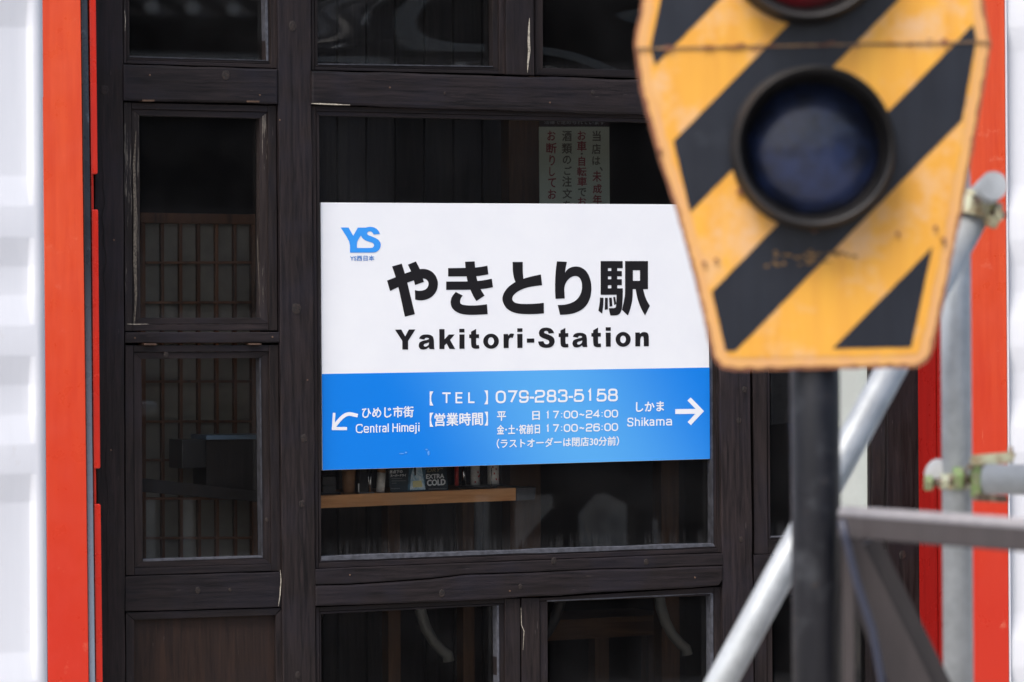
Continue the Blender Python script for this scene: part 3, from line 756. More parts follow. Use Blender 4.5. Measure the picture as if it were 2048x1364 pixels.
# ribbed walls: heights of the folds read from the photo at the left
def ribs(vlist, uref):
    return [P(uref, v, YW).z for v in vlist]
pat = []   # (v, depth) at the left wall; out = 0, in = 0.036
IN = 0.015
for v in (-480, 0, 475, 712, 948): pass
seq = [(-640, 0), (-475, 0), (-415, IN), (-355, IN), (-295, 0), (-236, 0), (-178, IN), (-120, IN), (-60, 0), (-2, 0), (55, IN), (352, IN), (412, 0), (474, 0), (533, IN), (590, IN), (651, 0), (711, 0), (770, IN), (829, IN), (889, 0), (947, 0), (1005, IN), (1305, IN), (1364, 0), (1425, 0), (1485, IN), (1745, IN)]
def ribbed(name, x0, x1, label, base, flange):
    T = thing(name, label, 'wall', base)
    prof = [(P(40, v, YW + d).z, YW + d) for v, d in seq]
    prof[-1] = (0.0, prof[-1][1])
    # soft folds
    pr = []
    for i, (z, y) in enumerate(prof):
        if 0 < i < len(prof) - 1:
            for s in (-1, 1):
                z2, y2 = prof[i + s]
                L = math.hypot(z2 - z, y2 - y); k = 0.006 / L
                pr.append((z + (z2 - z) * k, y + (y2 - y) * k))
                if s == -1: pr.append((z + (prof[i-1][0] + prof[i+1][0] - 2 * z) * 0.0, y + ((prof[i - 1][1] - y) * 0.006 / math.hypot(prof[i-1][0]-z, prof[i-1][1]-y) + (prof[i + 1][1] - y) * 0.006 / math.hypot(prof[i+1][0]-z, prof[i+1][1]-y)) / 3))
        else: pr.append((z, y))
    bm = bmesh.new()
    cols = []
    xs = [x0 + (x1 - x0) * i / 14 for i in range(15)]
    if flange: xs = xs[:-1] + [x1 - 0.05] + [x1 - 0.02 * (1 - i / 8) - 0.002 for i in range(9)] + [x1 + 0.022]
    for x in xs:
        f = 1 - min(1, max(0, (x - (x1 - 0.022)) / 0.020)) if flange else 1     # the ribs are pressed flat at the edge
        f = f * f * (3 - 2 * f)
        cols.append([bm.verts.new((x, YW + (y - YW) * f + 0.0012 * noise.noise(Vector((x * 3, z * 2, 1))), z)) for z, y in pr])
    for a, b in zip(cols, cols[1:]):
        for k in range(len(pr) - 1): bm.faces.new((a[k], b[k], b[k + 1], a[k + 1])).smooth = True
    ge = bmesh.ops.extrude_face_region(bm, geom=bm.faces[:])
    for v in ge['geom']:
        if isinstance(v, bmesh.types.BMVert): v.co.y = max(v.co.y, YW + IN) + 0.03
    bm_obj('ribbed_sheet', bm, M['white'], T)
    return T
xl = P(73, 600, YW).x
TL_ = ribbed('ribbed_wall', -6.0, xl, 'white painted ribbed steel wall left of the orange post', (-3, YW, 0), True)

xr = P(2017.5, 700, YW).x
TR_ = ribbed('ribbed_wall', xr, 6.5, 'white painted ribbed steel wall right of the orange post at the frame edge', (4, YW, 0), False)
box('flange', (xf1 + 0.0008, YW - 0.004, 0), (xr - 0.0005, YW + 0.06, 3.4), M['white'], TR_, 0.001)
rf = box('roof_slab', (-6.2, -0.25, 3.42), (6.7, 5.0, 3.6), M['white']); rf['kind'] = 'structure'

# ---- interior
XL, XR = P(190, 700, 0).x - 0.06, P(1850, 700, 0).x + 0.04
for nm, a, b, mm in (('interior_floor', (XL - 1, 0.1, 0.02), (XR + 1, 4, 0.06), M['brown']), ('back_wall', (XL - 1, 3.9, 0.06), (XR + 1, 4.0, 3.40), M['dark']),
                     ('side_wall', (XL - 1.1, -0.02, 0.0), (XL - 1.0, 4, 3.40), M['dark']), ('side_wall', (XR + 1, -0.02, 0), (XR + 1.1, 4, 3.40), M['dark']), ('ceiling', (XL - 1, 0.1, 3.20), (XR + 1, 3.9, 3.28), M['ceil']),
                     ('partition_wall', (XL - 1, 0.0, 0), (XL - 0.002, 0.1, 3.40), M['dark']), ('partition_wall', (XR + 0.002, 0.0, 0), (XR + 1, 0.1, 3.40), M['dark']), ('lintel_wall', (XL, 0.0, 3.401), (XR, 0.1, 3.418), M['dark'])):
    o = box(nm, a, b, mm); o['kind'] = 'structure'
# shoji screen behind the left sashes
YS = 0.42
SH = thing('paper_screen', 'papered lattice screen standing behind the two left sashes', 'screen', P(400, 1700, YS))
slab('frame_post', [(281, 428), (291, 428), (294, 1700), (284, 1700)], YS, YS + 0.03, M['lattice'], SH)
slab('frame_post', [(503, 428), (520, 428), (522, 1700), (505, 1700)], YS, YS + 0.03, M['lattice'], SH)
slab('top_rail', [(281, 425), (520, 429), (520, 449), (281, 446)], YS - 0.004, YS + 0.03, M['lattice'], SH)
for i, u in enumerate((325, 361.5, 397.5, 433.5, 470)): slab('lattice_bar', [(u - 3.2, 447), (u + 3.2, 447), (u + 6.5, 1700), (u, 1700)], YS + 0.004, YS + 0.02, M['lattice'], SH, 0.0005)
for v in (525, 605, 684, 763, 843, 920, 997, 1076, 1155, 1235, 1315, 1395): slab('lattice_bar', [(292, v - 2.2), (503, v - 2.8), (503, v + 2.2), (292, v + 2.8)], YS + 0.003, YS + 0.018, M['lattice'], SH, 0.0005)
slab('paper', [(291, 446), (505, 446), (507, 1700), (293, 1700)], YS + 0.021, YS + 0.024, M['paper'], SH, 0)
ST = thing('side_table', 'dark low cabinet with blue edge light painted along its top in front of the paper screen', 'cabinet', P(450, 1700, 0.25))
slab('lit_edge', [(413, 870.5), (540, 869), (540, 878), (413, 879.5)], 0.22, 0.36, mat('blue_lit_edge', (0.16, 0.24, 0.34), .35, .3), ST, 0.001)  # edge coloured blue to paint in the light along it
slab('drawer_front', [(364, 880), (412, 879.6), (412, 935), (364, 937)], 0.24, 0.36, M['black'], ST, 0.002)
slab('cabinet_front', [(412.5, 880), (540, 878.5), (540, 990), (412.5, 975)], 0.24, 0.36, M['wallhouse'], ST, 0.002)
slab('shelf_board', [(275, 955), (540, 985), (540, 1006), (275, 983)], 0.20, 0.23, M['wallhouse'], ST, 0.002)
# plank partition far behind
PT = thing('plank_partition', 'dark upright planks inside behind the top of the large window', 'partition', P(800, 1700, 1.1))
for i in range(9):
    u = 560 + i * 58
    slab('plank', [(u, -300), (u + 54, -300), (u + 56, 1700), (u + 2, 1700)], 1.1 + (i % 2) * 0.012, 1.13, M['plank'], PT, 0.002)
# brown posts inside
for pts, y, lb in (([(1016, -200), (1078, -200), (1084, 1700), (1022, 1700)], 0.62, 'brown timber post inside the large window left of the paper notice'),
                   ([(1322, 920), (1358, 920), (1362, 1700), (1326, 1700)], 0.75, 'slim brown timber post inside the right end of the large window')):
    o = slab('interior_post', wavy(pts, 60, .6), y, y + 0.06, M['brown'], None, 0.003); tag(o, lb, 'post')
# counter with the things standing on it
YC = 0.12
CT = thing('counter', 'pale brown wooden counter just inside the large window below the sign', 'counter', P(840, 1700, YC))
slab('top_board', wavy([(602, 992.4), (1032, 975.5), (1032, 1001), (602, 1018.4)], 40, .5), YC, YC + 0.30, M['counter'], CT, 0.002)
slab('end_block', [(1033, 976), (1072, 975), (1070, 999), (1033, 1001.5)], YC + 0.006, YC + 0.30, M['greyblack'], CT, 0.002)
for u in (720, 780):
    pass
slab('leg', [(925, 1003), (948, 1003), (952, 1700), (929, 1700)], YC + 0.22, YC + 0.27, M['brown'], CT)
slab('leg', [(775, 1008), (800, 1008), (804, 1700), (779, 1700)], YC + 0.22, YC + 0.27, M['brown'], CT)
def ctop(u, y):   # counter surface height at column u
    return P(u, 994 - (u - 560) * 18.5 / 472, YC).z
def stand(y): return y
# grey boxes at the far left end
def on_counter(u, dy=0.03):
    z = ctop(u, YC); y = YC + dy
    d = P(u, 900, y)
    return Vector((d.x, y, z + 0.0005))
b = on_counter(654, 0.05)
g = thing('box_stack', 'two small grey boxes stacked at the left end of the counter', 'box', b)
box('lower_box', b + Vector((-0.02, -0.02, 0.006)), b + Vector((0.018, 0.03, 0.024)), M['greyblack'], g, 0.001)
box('upper_box', b + Vector((-0.02, -0.02, 0.026)), b + Vector((0.018, 0.03, 0.05)), M['greyblack'], g, 0.001)
box('tray', b + Vector((-0.03, -0.03, 0)), b + Vector((0.03, 0.04, 0.006)), M['black'], g, 0.001)
b = on_counter(697, 0.05)
o = tube('wooden_cup', b, b + Vector((0, 0, 0.09)), 0.017, M['cup'], None, 24, r1=0.021); tag(o, 'brown turned wooden cup on the counter beside the grey boxes', 'cup')
b = on_counter(728, 0.03)
g = thing('condiment_rack', 'black and chrome table rack between the wooden cup and the white bottle', 'rack', b)
box('rack_body', b + Vector((-0.018, -0.012, 0.004)), b + Vector((0.02, 0.03, 0.075)), M['black'], g, 0.002)
box('base_plate', b + Vector((-0.022, -0.016, 0)), b + Vector((0.024, 0.034, 0.004)), M['chrome'], g, 0.001)
tube('chrome_post', b + Vector((-0.022, -0.014, 0.004)), b + Vector((-0.022, -0.014, 0.028)), 0.0022, M['cap'], g, 8)
tube('chrome_post', b + Vector((0.010, -0.017, 0.004)), b + Vector((0.016, -0.017, 0.075)), 0.0028, M['chrome'], g, 8)
tube('chrome_post', b + Vector((0.010, -0.017, 0.004)), b + Vector((0.003, -0.017, 0.075)), 0.0018, M['chrome'], g, 8)
b = on_counter(760, 0.04)
g = thing('bottle', 'leaning white labelled bottle left of the black promotional card', 'bottle', b)
tube('body', b, b + Vector((0.004, 0, 0.055)), 0.0125, M['jar'], g, 20)
tube('neck', b + Vector((0.004, 0, 0.0555)), b + Vector((0.006, 0, 0.095)), 0.0125, M['cup'], g, 20, r1=0.006)
# promotional card
YK = YC + 0.012
cardp = lambda u, v, d=0.0: P(u, v, YK - d)
kz = lambda u: 994 - (u - 560) * 18.5 / 472
CD = thing('promo_card', 'black promotional card with pale glass picture standing on the counter', 'card', P(836, 984, YK))
slab('sheet', [(775, 900), (889, 896), (897, kz(897) - .3), (781, kz(781) - .3)], YK, YK + 0.004, M['card'], CD, 0.0003)
def cp(d): return lambda u, v: P(u, v, YK - d)
print_obj('glow', [(0, 1, 2, 3)], [(820, 905), (852, 905), (850, 980), (815, 981)], 0, mat('card_mist', (0.06, 0.17, 0.26), .4, col2=(0.012, 0.05, 0.08), vscale=60), CD, cp(0.0003))
print_obj('glass_picture', [(0, 1, 2, 3, 4, 5)], [(822, 951), (827, 932), (842, 930), (846, 950), (851, 979), (820, 980)], 0, M['cardlight'], CD, cp(0.0006))
print_obj('beer_picture', [(0, 1, 2, 3)], [(825, 962), (843, 961), (845, 974), (826, 975)], 0, M['beer'], CD, cp(0.0009))
print_obj('bottle_picture', [(0, 1, 2, 3)], [(827, 925), (832, 925), (832, 950), (829, 952)], 0, M['ink'], CD, cp(0.0010))
text('lettering', '"DRY"', (851, 937), (886, 935.5), 7.5, 0, M['gold'], CD, shear=0.25, place=cp(0.0006), bold=0.2)
text('lettering', 'EXTRA', (852.5, 949), (888, 947.5), 8.5, 0, M['cardw'], CD, place=cp(0.0006), bold=0.45)
text('lettering', 'COLD', (854.5, 960), (890.5, 958), 11.5, 0, M['cardw'], CD, place=cp(0.0006), bold=0.7)
text('lettering', '氷点下の', (779.5, 940.5), (805, 939.5), 6.5, 0, M['cardw'], CD, place=cp(0.0006), bold=0.3)
text('lettering', 'スーパードライ', (781, 949), (812, 948), 4.8, 0, M['cardw'], CD, place=cp(0.0006), bold=0.35)
for v, a, c in ((956.5, 783, 804), (961.3, 783, 812), (966, 784, 793), (976.5, 782, 800), (977.5, 857, 894)):
    print_obj('small_print', [(0, 1, 2, 3)], [(a, v), (c, v - .5), (c, v + .7), (a, v + 1.2)], 0, M['greyink'], CD, cp(0.0006))
# tray with jars
b = on_counter(955, 0.05)
g = thing('round_tray', 'round black tray holding spice jars right of the promotional card', 'tray', b)
tube('tray_dish', b + Vector((0, 0.0, 0)), b + Vector((0, 0.0, 0.009)), 0.052, M['black'], g, 40, r1=0.064)
tube('tray_stem', b + Vector((0.018, -0.061, 0.0)), b + Vector((0.018, -0.061, 0.06)), 0.0013, M['chrome'], g, 8)
for du, r, m_, lb, band in ((913, 0.006, M['jarred'], 'slim red bottle at the left edge of the round tray', None), (927, 0.0055, M['chrome'], 'slim steel shaker between the red bottle and the printed jar', None),
                      (950, 0.0135, M['jar'], 'white jar with dark red print in the middle of the round tray', M['jarred']), (986, 0.0165, M['jar'], 'larger white jar with pink label at the right of the round tray', M['jarred'])):
    q = on_counter(du, 0.05); q.z += 0.0095
    T = thing('spice_jar', lb, 'jar', q, 'jars on the round tray')
    tube('body', q, q + Vector((0, 0, 0.07)), r, m_, T, 20)
    tube('lid', q + Vector((0, 0, 0.0705)), q + Vector((0, 0, 0.085)), r * 0.9, M['black'], T, 20)
    if band:
        for k in range(7):
            a = random.uniform(-2.2, -0.6); zz = random.uniform(0.006, 0.05)
            dd = Vector((math.cos(a), math.sin(a), 0)); tt = Vector((-dd.y, dd.x, 0))
            p = q + dd * (r + 0.0003) + Vector((0, 0, zz))
            me = bpy.data.meshes.new('label_mark'); s_ = 0.0022
            me.from_pydata([p - tt * s_, p + tt * s_, p + tt * s_ * .8 + Vector((0, 0, .005)), p - tt * s_ + Vector((0, 0, .006))], [], [(0, 1, 2, 3)])
            link('label_mark', me, band, T)
# paper notice inside
YP = 0.34
PO = thing('paper_notice', 'pale green paper notice with red and black vertical writing inside the window above the sign', 'notice', P(1148, 620, YP))
slab('sheet', [(1078, 253.5), (1218.5, 253.5), (1221, 640), (1081, 640)], YP, YP + 0.003, M['poster'], PO, 0)
slab('header_strip', [(1079, 229), (1219, 229), (1219, 252.5), (1078, 252.5)], YP, YP + 0.003, mat('header_dark', (0.035, 0.02, 0.02), .6), PO, 0)
pp = lambda u, v: P(u, v, YP - 0.001)
zc = lambda X, Y: (1060 + X / 7.578, 230 + Y / 7.578)
text('lettering', '法律で定められています', zc(215, 72), zc(1130, 80), 8.6, 0, M['greyink'], PO, place=pp, bold=0.25)
def vert(chars):
    for ch, cx_, t_, b_, wd, col in chars:
        a, c = zc(cx_ - wd / 2, t_), zc(cx_ + wd / 2, t_)
        text('character', ch, a, c, (b_ - t_) / 7.578, 0, M[col], PO, place=pp, bold=0.45)
D_, E_ = 'inkdk', 'inkred'
vert([('当', 1010, 240, 395, 120, D_), ('店', 1005, 440, 590, 130, D_), ('は', 1005, 630, 755, 115, D_), ('、', 1080, 790, 845, 40, D_), ('未', 1015, 845, 1010, 130, E_), ('成', 1020, 1050, 1185, 130, E_), ('年', 1020, 1210, 1350, 130, E_),
      ('お', 785, 245, 375, 120, E_), ('車', 785, 395, 550, 140, E_), ('・', 785, 575, 600, 25, D_), ('自', 785, 630, 770, 95, E_), ('転', 785, 790, 925, 140, E_), ('車', 790, 940, 1075, 140, E_), ('で', 790, 1110, 1230, 120, D_), ('お', 790, 1250, 1370, 120, E_),
      ('酒', 560, 240, 395, 140, D_), ('類', 560, 430, 585, 150, D_), ('の', 560, 620, 740, 120, D_), ('ご', 575, 780, 905, 110, D_), ('注', 560, 930, 1085, 140, D_), ('文', 565, 1120, 1265, 140, D_), ('を', 565, 1300, 1430, 120, D_),
      ('お', 325, 240, 385, 120, E_), ('断', 325, 425, 580, 150, E_), ('り', 335, 610, 765, 80, E_), ('し', 335, 790, 925, 80, E_), ('て', 335, 960, 1095, 115, E_), ('お', 335, 1130, 1270, 120, E_)])
# bench seen in the lower right window, added stools whose curved legs imitate reflections
YB = 0.95
BN = thing('bench', 'brown wooden bench inside behind the lower windows', 'bench', P(1250, 1700, YB))
slab('seat_board', [(1040, 1244), (1345, 1228), (1345, 1268), (1040, 1285)], YB, YB + 0.3, M['brownh'], BN, 0.003)
slab('leg', [(1190, 1276), (1218, 1275), (1221, 1640), (1193, 1640)], YB + 0.02, YB + 0.07, M['brown'], BN)
slab('leg', [(1296, 1270), (1330, 1268), (1333, 1640), (1299, 1640)], YB + 0.02, YB + 0.07, M['brown'], BN)
YQ = 0.5  # stools added; their pale legs stand in for reflections in the panes
for u, lb in ((838, 'added stool with pale curved legs imitating a reflection in the lower left window'), (1318, 'added stool with pale curved legs imitating a reflection in the lower right window')):
    S = thing('added_stool', lb, 'added_stool', P(u, 1640, YQ), 'added stools imitating reflections')
    z = P(u, 1196 if u < 1000 else 1186, YQ).z; x = P(u - 60, 1196, YQ).x
    tube('added_stool_seat', (x, YQ + 0.15, z), (x, YQ + 0.15, z + 0.04), 0.17, M['greyblack'], S, 32)
    cur = [(0, 0), (4, 26), (14, 56), (30, 84), (50, 106), (62, 114)]
    for s_, dy in ((1, 0), (-1, 0.3)):
        o_ = P(u, 1200 if u < 1000 else 1190, YQ)
        k = 1 / 700.
        if s_ == 1: pts = [o_ + Vector((a * k, dy, -b_ * k)) for a, b_ in cur]
        else: pts = [o_ + Vector((-0.19 - a * k, dy, -b_ * k)) for a, b_ in cur]
        pts.append(pts[-1] + Vector((0.012 * s_, 0, -0.3)))
        path_tube('leg', pts[:-1] + [pts[-2] + Vector((0.004 * s_, 0, -0.02))], [0.017, 0.0165, 0.016, 0.015, 0.015, 0.016, 0.017], M['leg'] if s_ == 1 else M['greyblack'], S, 12)  # legs of the added stools; the pale ones imitate reflections
# pale board in the right sash
o = slab('pale_board', [(1676, 500), (1735, 500), (1738, 1064), (1680, 1066)], 0.02, 0.033, M['board'], None, 0.001)
tag(o, 'tall pale grey-green board fixed in the right sash behind the black mast', 'board')
o = slab('dark_crate', [(1541, 745), (1600, 745), (1600, 845), (1543, 850)], 0.3, 0.45, M['greyblack'], None, 0.004)
tag(o, 'dark crate inside the right sash just left of the black mast', 'crate')

# ---- the sign
YSN = 0.016
SG = thing('shop_sign', 'white and blue station style sign board fixed across the large window', 'sign', P(1030, 930, YSN))
tr_ = (1416.5, 409); 
slab('board', [(641, 405), tr_, (1420, 918), (645, 940.5)], YSN, YSN + 0.012, M['signwhite'], SG, 0.0008)
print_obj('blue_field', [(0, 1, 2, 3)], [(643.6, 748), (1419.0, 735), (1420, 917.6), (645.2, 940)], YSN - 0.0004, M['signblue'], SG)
YI = YSN - 0.0008
def Z1(p): return [(770 + x / 6.496, 510 + y / 6.496) for x, y in p]
def Z2(p): return [(1000 + x / 6.2, 500 + y / 6.2) for x, y in p]
def Z8(p): return [(1180 + x / 6.2, 500 + y / 6.2) for x, y in p]
ya = [[(92,148),(218,112),(258,240),(290,360),(388,768),(258,802),(175,415),(140,290)],
      [(298,125),(402,83),(455,185),(480,260),(505,350),(390,390),(375,330),(340,215)],
      [(27,332),(140,288),(258,240),(340,212),(400,192),(455,182),(510,180),(560,190),(615,218),(660,270),(685,335),(688,385),(680,440),(650,500),(600,550),(540,578),(480,590),(430,587),(392,578),(388,455),(430,466),(480,464),(525,450),(555,420),(568,380),(560,340),(535,315),(500,303),(440,312),(375,330),(290,358),(175,415),(65,467)]]
ki = [[(820,170),(1045,168),(1170,163),(1250,155),(1330,138),(1343,250),(1250,268),(1185,275),(1060,278),(820,278)],
      [(795,345),(1070,343),(1200,338),(1300,325),(1387,308),(1403,418),(1320,435),(1240,443),(1110,452),(795,452)],
      [(1040,88),(1165,82),(1170,163),(1185,275),(1200,340),(1240,443),(1293,527),(1188,598),(1150,540),(1110,455),(1072,343),(1060,278),(1045,165)],
      [(920,480),(1010,527),(985,560),(973,600),(980,630),(1010,648),(1080,656),(1160,656),(1250,650),(1325,640),(1334,768),(1250,773),(1150,777),(1060,776),(980,763),(910,730),(865,680),(850,620),(860,560),(885,520)]]
to = [[(157,148),(282,148),(282,280),(290,355),(260,380),(190,395),(168,330),(158,250)],
      [(507,303),(400,325),(290,355),(190,395),(110,450),(55,515),(27,590),(35,650),(75,720),(140,765),(230,790),(350,796),(450,793),(545,785),(543,655),(450,665),(350,670),(250,668),(185,655),(155,625),(150,600),(165,560),(215,515),(300,475),(400,450),(522,437)]]
ri = [[(706,140),(830,147),(812,220),(806,300),(800,420),(796,480),(803,600),(688,605),(683,500),(683,400),(690,260)],
      [(806,275),(850,228),(900,208),(950,203),(1010,215),(1070,260),(1110,330),(1132,420),(1134,500),(1120,590),(1080,680),(1010,745),(920,785),(830,800),(745,803),(716,682),(800,680),(880,660),(950,620),(995,560),(1017,490),(1018,420),(1000,360),(970,328),(930,320),(880,335),(835,375),(805,430),(796,480),(790,380)]]
rc = lambda a, b, c, d: [(a, b), (c, b), (c, d), (a, d)]
eki = [rc(132,137,222,555), rc(264,137,338,555), rc(132,137,405,225), rc(132,260,395,326), rc(132,362,395,436), rc(132,475,405,555),
       [(330,475),(407,475),(407,560),(400,690),(393,740),(370,790),(340,808),(310,812),(252,812),(232,722),(300,720),(318,712),(325,690),(330,555)],
       [(124,590),(167,592),(166,680),(150,790),(104,750),(115,690),(122,640)], [(186,592),(220,592),(222,735),(182,742)], [(236,592),(270,590),(278,695),(243,703)], [(288,585),(312,582),(326,670),(300,683)],
       rc(435,137,532,485), rc(620,137,719,485), rc(435,137,719,250), rc(435,382,719,485),
       [(435,480),(530,480),(530,560),(522,640),(500,730),(470,812),(396,742),(420,640),(434,560)],
       [(565,480),(658,480),(675,550),(700,620),(742,692),(682,812),(630,720),(590,610),(572,520)]]
def smooth_poly(p):
    """rounds the gentle bends of an outline, leaves its sharp corners"""
    out = []; n = len(p)
    for i in range(n):
        a, b, c = Vector(p[i - 1]), Vector(p[i]), Vector(p[(i + 1) % n])
        d1, d2 = (b - a).normalized(), (c - b).normalized()
        if d1.dot(d2) < 0.8: out.append(tuple(b)); continue
        for t_ in (0.0, 0.5, 1.0):
            s, e = b.lerp(a, 0.35), b.lerp(c, 0.35)
            out.append(tuple(s * (1 - t_) ** 2 + b * 2 * t_ * (1 - t_) + e * t_ ** 2))
    return out
for nm, pl, zz in (('character', ya, Z1), ('character', ki, Z1), ('character', to, Z2), ('character', ri, Z2), ('character', eki, Z8)):
    print_union(nm, [zz(smooth_poly(p)) for p in pl], YI, M['ink'], SG)
def ell(cx_, cy_, rx, ry, n=28): return [(cx_ + rx * math.cos(6.28318 * k / n), cy_ + ry * math.sin(6.28318 * k / n)) for k in range(n)]
def bbmap(p, src, dst):
    return [(dst[0] + (x - src[0]) * (dst[2] - dst[0]) / (src[2] - src[0]), dst[1] + (y - src[1]) * (dst[3] - dst[1]) / (src[3] - src[1])) for x, y in p]
a_out = [(443,1085),(460,1052),(495,1035),(540,1031),(590,1037),(623,1060),(636,1100),(637,1190),(642,1222),(580,1222),(570,1198),(540,1220),(500,1230),(460,1222),(440,1195),(438,1165),(450,1135),(480,1118),(520,1108),(555,1100),(572,1092),(568,1080),(545,1072),(525,1076),(510,1098)]
a_in = [(572,1135),(540,1145),(510,1155),(500,1172),(510,1188),(535,1190),(560,1175),(572,1155)]
t_out = [(1118,995),(1184,960),(1184,1030),(1222,1029),(1222,1078),(1184,1079),(1184,1150),(1190,1172),(1220,1168),(1226,1213),(1190,1219),(1150,1215),(1125,1195),(1118,1150),(1118,1080),(1094,1080),(1094,1032),(1118,1031)]
asrc, tsrc = (438, 1031, 642, 1230), (1094, 960, 1226, 1219)
lat = [Z1([(130,970),(212,968),(262,1058),(310,968),(395,967),(300,1115),(300,1228),(225,1228),(225,1115)]), Z1(smooth_poly(a_out)), Z1(smooth_poly(a_in)),
       Z1([(705,963),(773,962),(773,1095),(830,1033),(905,1032),(845,1103),(912,1220),(838,1220),(800,1148),(773,1175),(773,1221),(707,1222)]),
       Z1([(965,960),(1032,958),(1032,1005),(965,1006)]), Z1([(967,1032),(1033,1031),(1033,1217),(967,1218)]), Z1(smooth_poly(t_out)), Z1(ell(1378, 1120, 102, 98)), Z1(ell(1377, 1120, 40, 52)),
       Z1(smooth_poly([(1540,1027),(1600,1026),(1602,1050),(1622,1024),(1650,1018),(1678,1026),(1658,1078),(1635,1072),(1612,1085),(1606,1120),(1606,1207),(1541,1209)])),
       Z1([(1718,953),(1786,952),(1786,998),(1718,999)]), Z1([(1718,1026),(1786,1025),(1786,1206),(1720,1208)]), Z2([(333,1098),(425,1097),(425,1148),(333,1149)]),
       Z2(smooth_poly([(670,1030),(660,1000),(630,972),(575,960),(520,968),(490,995),(480,1030),(492,1068),(525,1090),(570,1105),(605,1122),(612,1145),(600,1165),(575,1170),(550,1158),(538,1130),(472,1135),(482,1175),(510,1202),(560,1214),(620,1210),(660,1185),(680,1140),(672,1095),(640,1065),(590,1045),(552,1030),(545,1018),(555,1005),(577,1001),(595,1010),(603,1036)])),
       Z2(bbmap(smooth_poly(t_out), tsrc, (727, 965, 850, 1210))), Z2(bbmap(smooth_poly(a_out), asrc, (898, 1025, 1083, 1210))), Z2(bbmap(smooth_poly(a_in), asrc, (898, 1025, 1083, 1210))), Z2(bbmap(smooth_poly(t_out), tsrc, (1133, 962, 1254, 1206))),
       Z2([(1311,958),(1373,957),(1373,1000),(1311,1001)]), Z2([(1311,1025),(1373,1024),(1373,1197),(1313,1199)]), Z2(ell(1527, 1108, 94, 92)), Z2(ell(1526, 1108, 36, 47)),
       Z2(smooth_poly([(1677,1023),(1733,1022),(1735,1042),(1760,1020),(1795,1015),(1830,1028),(1846,1065),(1846,1193),(1783,1194),(1783,1095),(1775,1070),(1755,1072),(1740,1092),(1738,1194),(1678,1195)]))]
v_, f_ = outline_mesh(lat); print_obj('lettering', f_, v_, YI, M['ink'], SG)
LG = lambda p: [(660 + x / 12.4, 430 + y / 12.4) for x, y in p]
v_, f_ = outline_mesh([LG(smooth_poly([(265,310),(460,310),(575,515),(690,312),(890,312),(940,298),(1010,292),(1090,305),(1160,345),(1210,400),(1240,470),(1082,482),(1060,440),(1025,412),(985,402),(945,412),(922,445),(925,475),(950,500),(1010,522),(1100,555),(1190,605),(1240,660),(1262,730),(1250,810),(1210,870),(1150,915),(1080,932),(495,932),(495,665)])),
                       LG(smooth_poly([(765,510),(668,660),(668,818),(1040,818),(1080,790),(1095,750),(1080,710),(1040,680),(960,660),(870,625),(805,575),(780,535)]))])
print_obj('logo', f_, v_, YI, M['inkb'], SG)
text('lettering', 'YS西日本', (700.3, 511.3), (748.5, 511), 10.2, YI, M['inkb2'], SG, bold=0.22)
K = lambda x, y: (840 + x / 4.876, 760 + y / 4.876)
def kg(ch, x0, x1, base_l, top_l, x_l, base_r, x_r):
    f = (x0 - x_l) / (x_r - x_l)
    dy = (base_r - base_l) * f
    a, b_ = K(x0, top_l + dy), K(x1, base_l + dy)
    return (ch, a[0], b_[0], a[1], b_[1])
glyphs('lettering', [kg(c, a, b_, 227, 103, 738, 206, 1930) for c, a, b_ in (('0', 738, 838), ('7', 850, 948), ('9', 965, 1060), ('-', 1070, 1112), ('2', 1120, 1220), ('8', 1235, 1330), ('3', 1345, 1440), ('-', 1450, 1492), ('5', 1500, 1600), ('1', 1625, 1690), ('5', 1722, 1820), ('8', 1832, 1930))], 3.9, YI, M['inkw'], SG)
glyphs('lettering', [kg(c, a, b_, 229, 121, 218, 224, 540) for c, a, b_ in (('T', 218, 300), ('E', 346, 422), ('L', 470, 540))], 3.3, YI, M['inkw'], SG)
def hours(items, yb, yt, ybr):
    glyphs('lettering', [kg(c, a, b_, yb, yt, 1232, ybr, 1930) for c, a, b_ in items], 2.5, YI, M['inkw'], SG)
hx = [('1', 1225, 1268), ('7', 1292, 1355), (':', 1370, 1392), ('0', 1402, 1467), ('0', 1474, 1540), ('~', 1552, 1606)]
hours(hx + [('2', 1618, 1682), ('4', 1688, 1755), (':', 1765, 1787), ('0', 1797, 1862), ('0', 1868, 1932)], 380, 302, 365)
hours(hx + [('2', 1618, 1682), ('6', 1690, 1755), (':', 1765, 1787), ('0', 1797, 1862), ('0', 1868, 1932)], 511, 433, 496)
Tx = lambda s, x0, yl, x1, yr, h, **k: text('lettering', s, K(x0, yl), K(x1, yr), h / 4.876, YI, M['inkw'], SG, **k)
Tx('【', 96, 112, 130, 112, 136, bold=0.2); Tx('】', 628, 102, 662, 102, 134, bold=0.2)
Tx('【', 96, 320, 130, 320, 136, bold=0.2); Tx('】', 630, 310, 662, 310, 134, bold=0.2)
Tx('営業時間', 143, 326, 612, 315, 124, bold=0.55)
Tx('平', 752, 308, 838, 306, 90, bold=0.4); Tx('日', 1097, 305, 1167, 303, 84, bold=0.4)
Tx('金･土･祝前日', 752, 440, 1168, 430, 92, bold=0.45)
Tx('（ラストオーダーは閉店30分前）', 750, 576, 1940, 548, 90, bold=0.35)
K7 = lambda x, y: (630 + x / 5.12, 720 + y / 5.12)
K8 = lambda x, y: (1000 + x / 4.655, 720 + y / 4.655)
text('lettering', 'ひめじ市街', K7(482, 483), K7(1008, 472), 113 / 5.12, YI, M['inkw'], SG, bold=0.5)
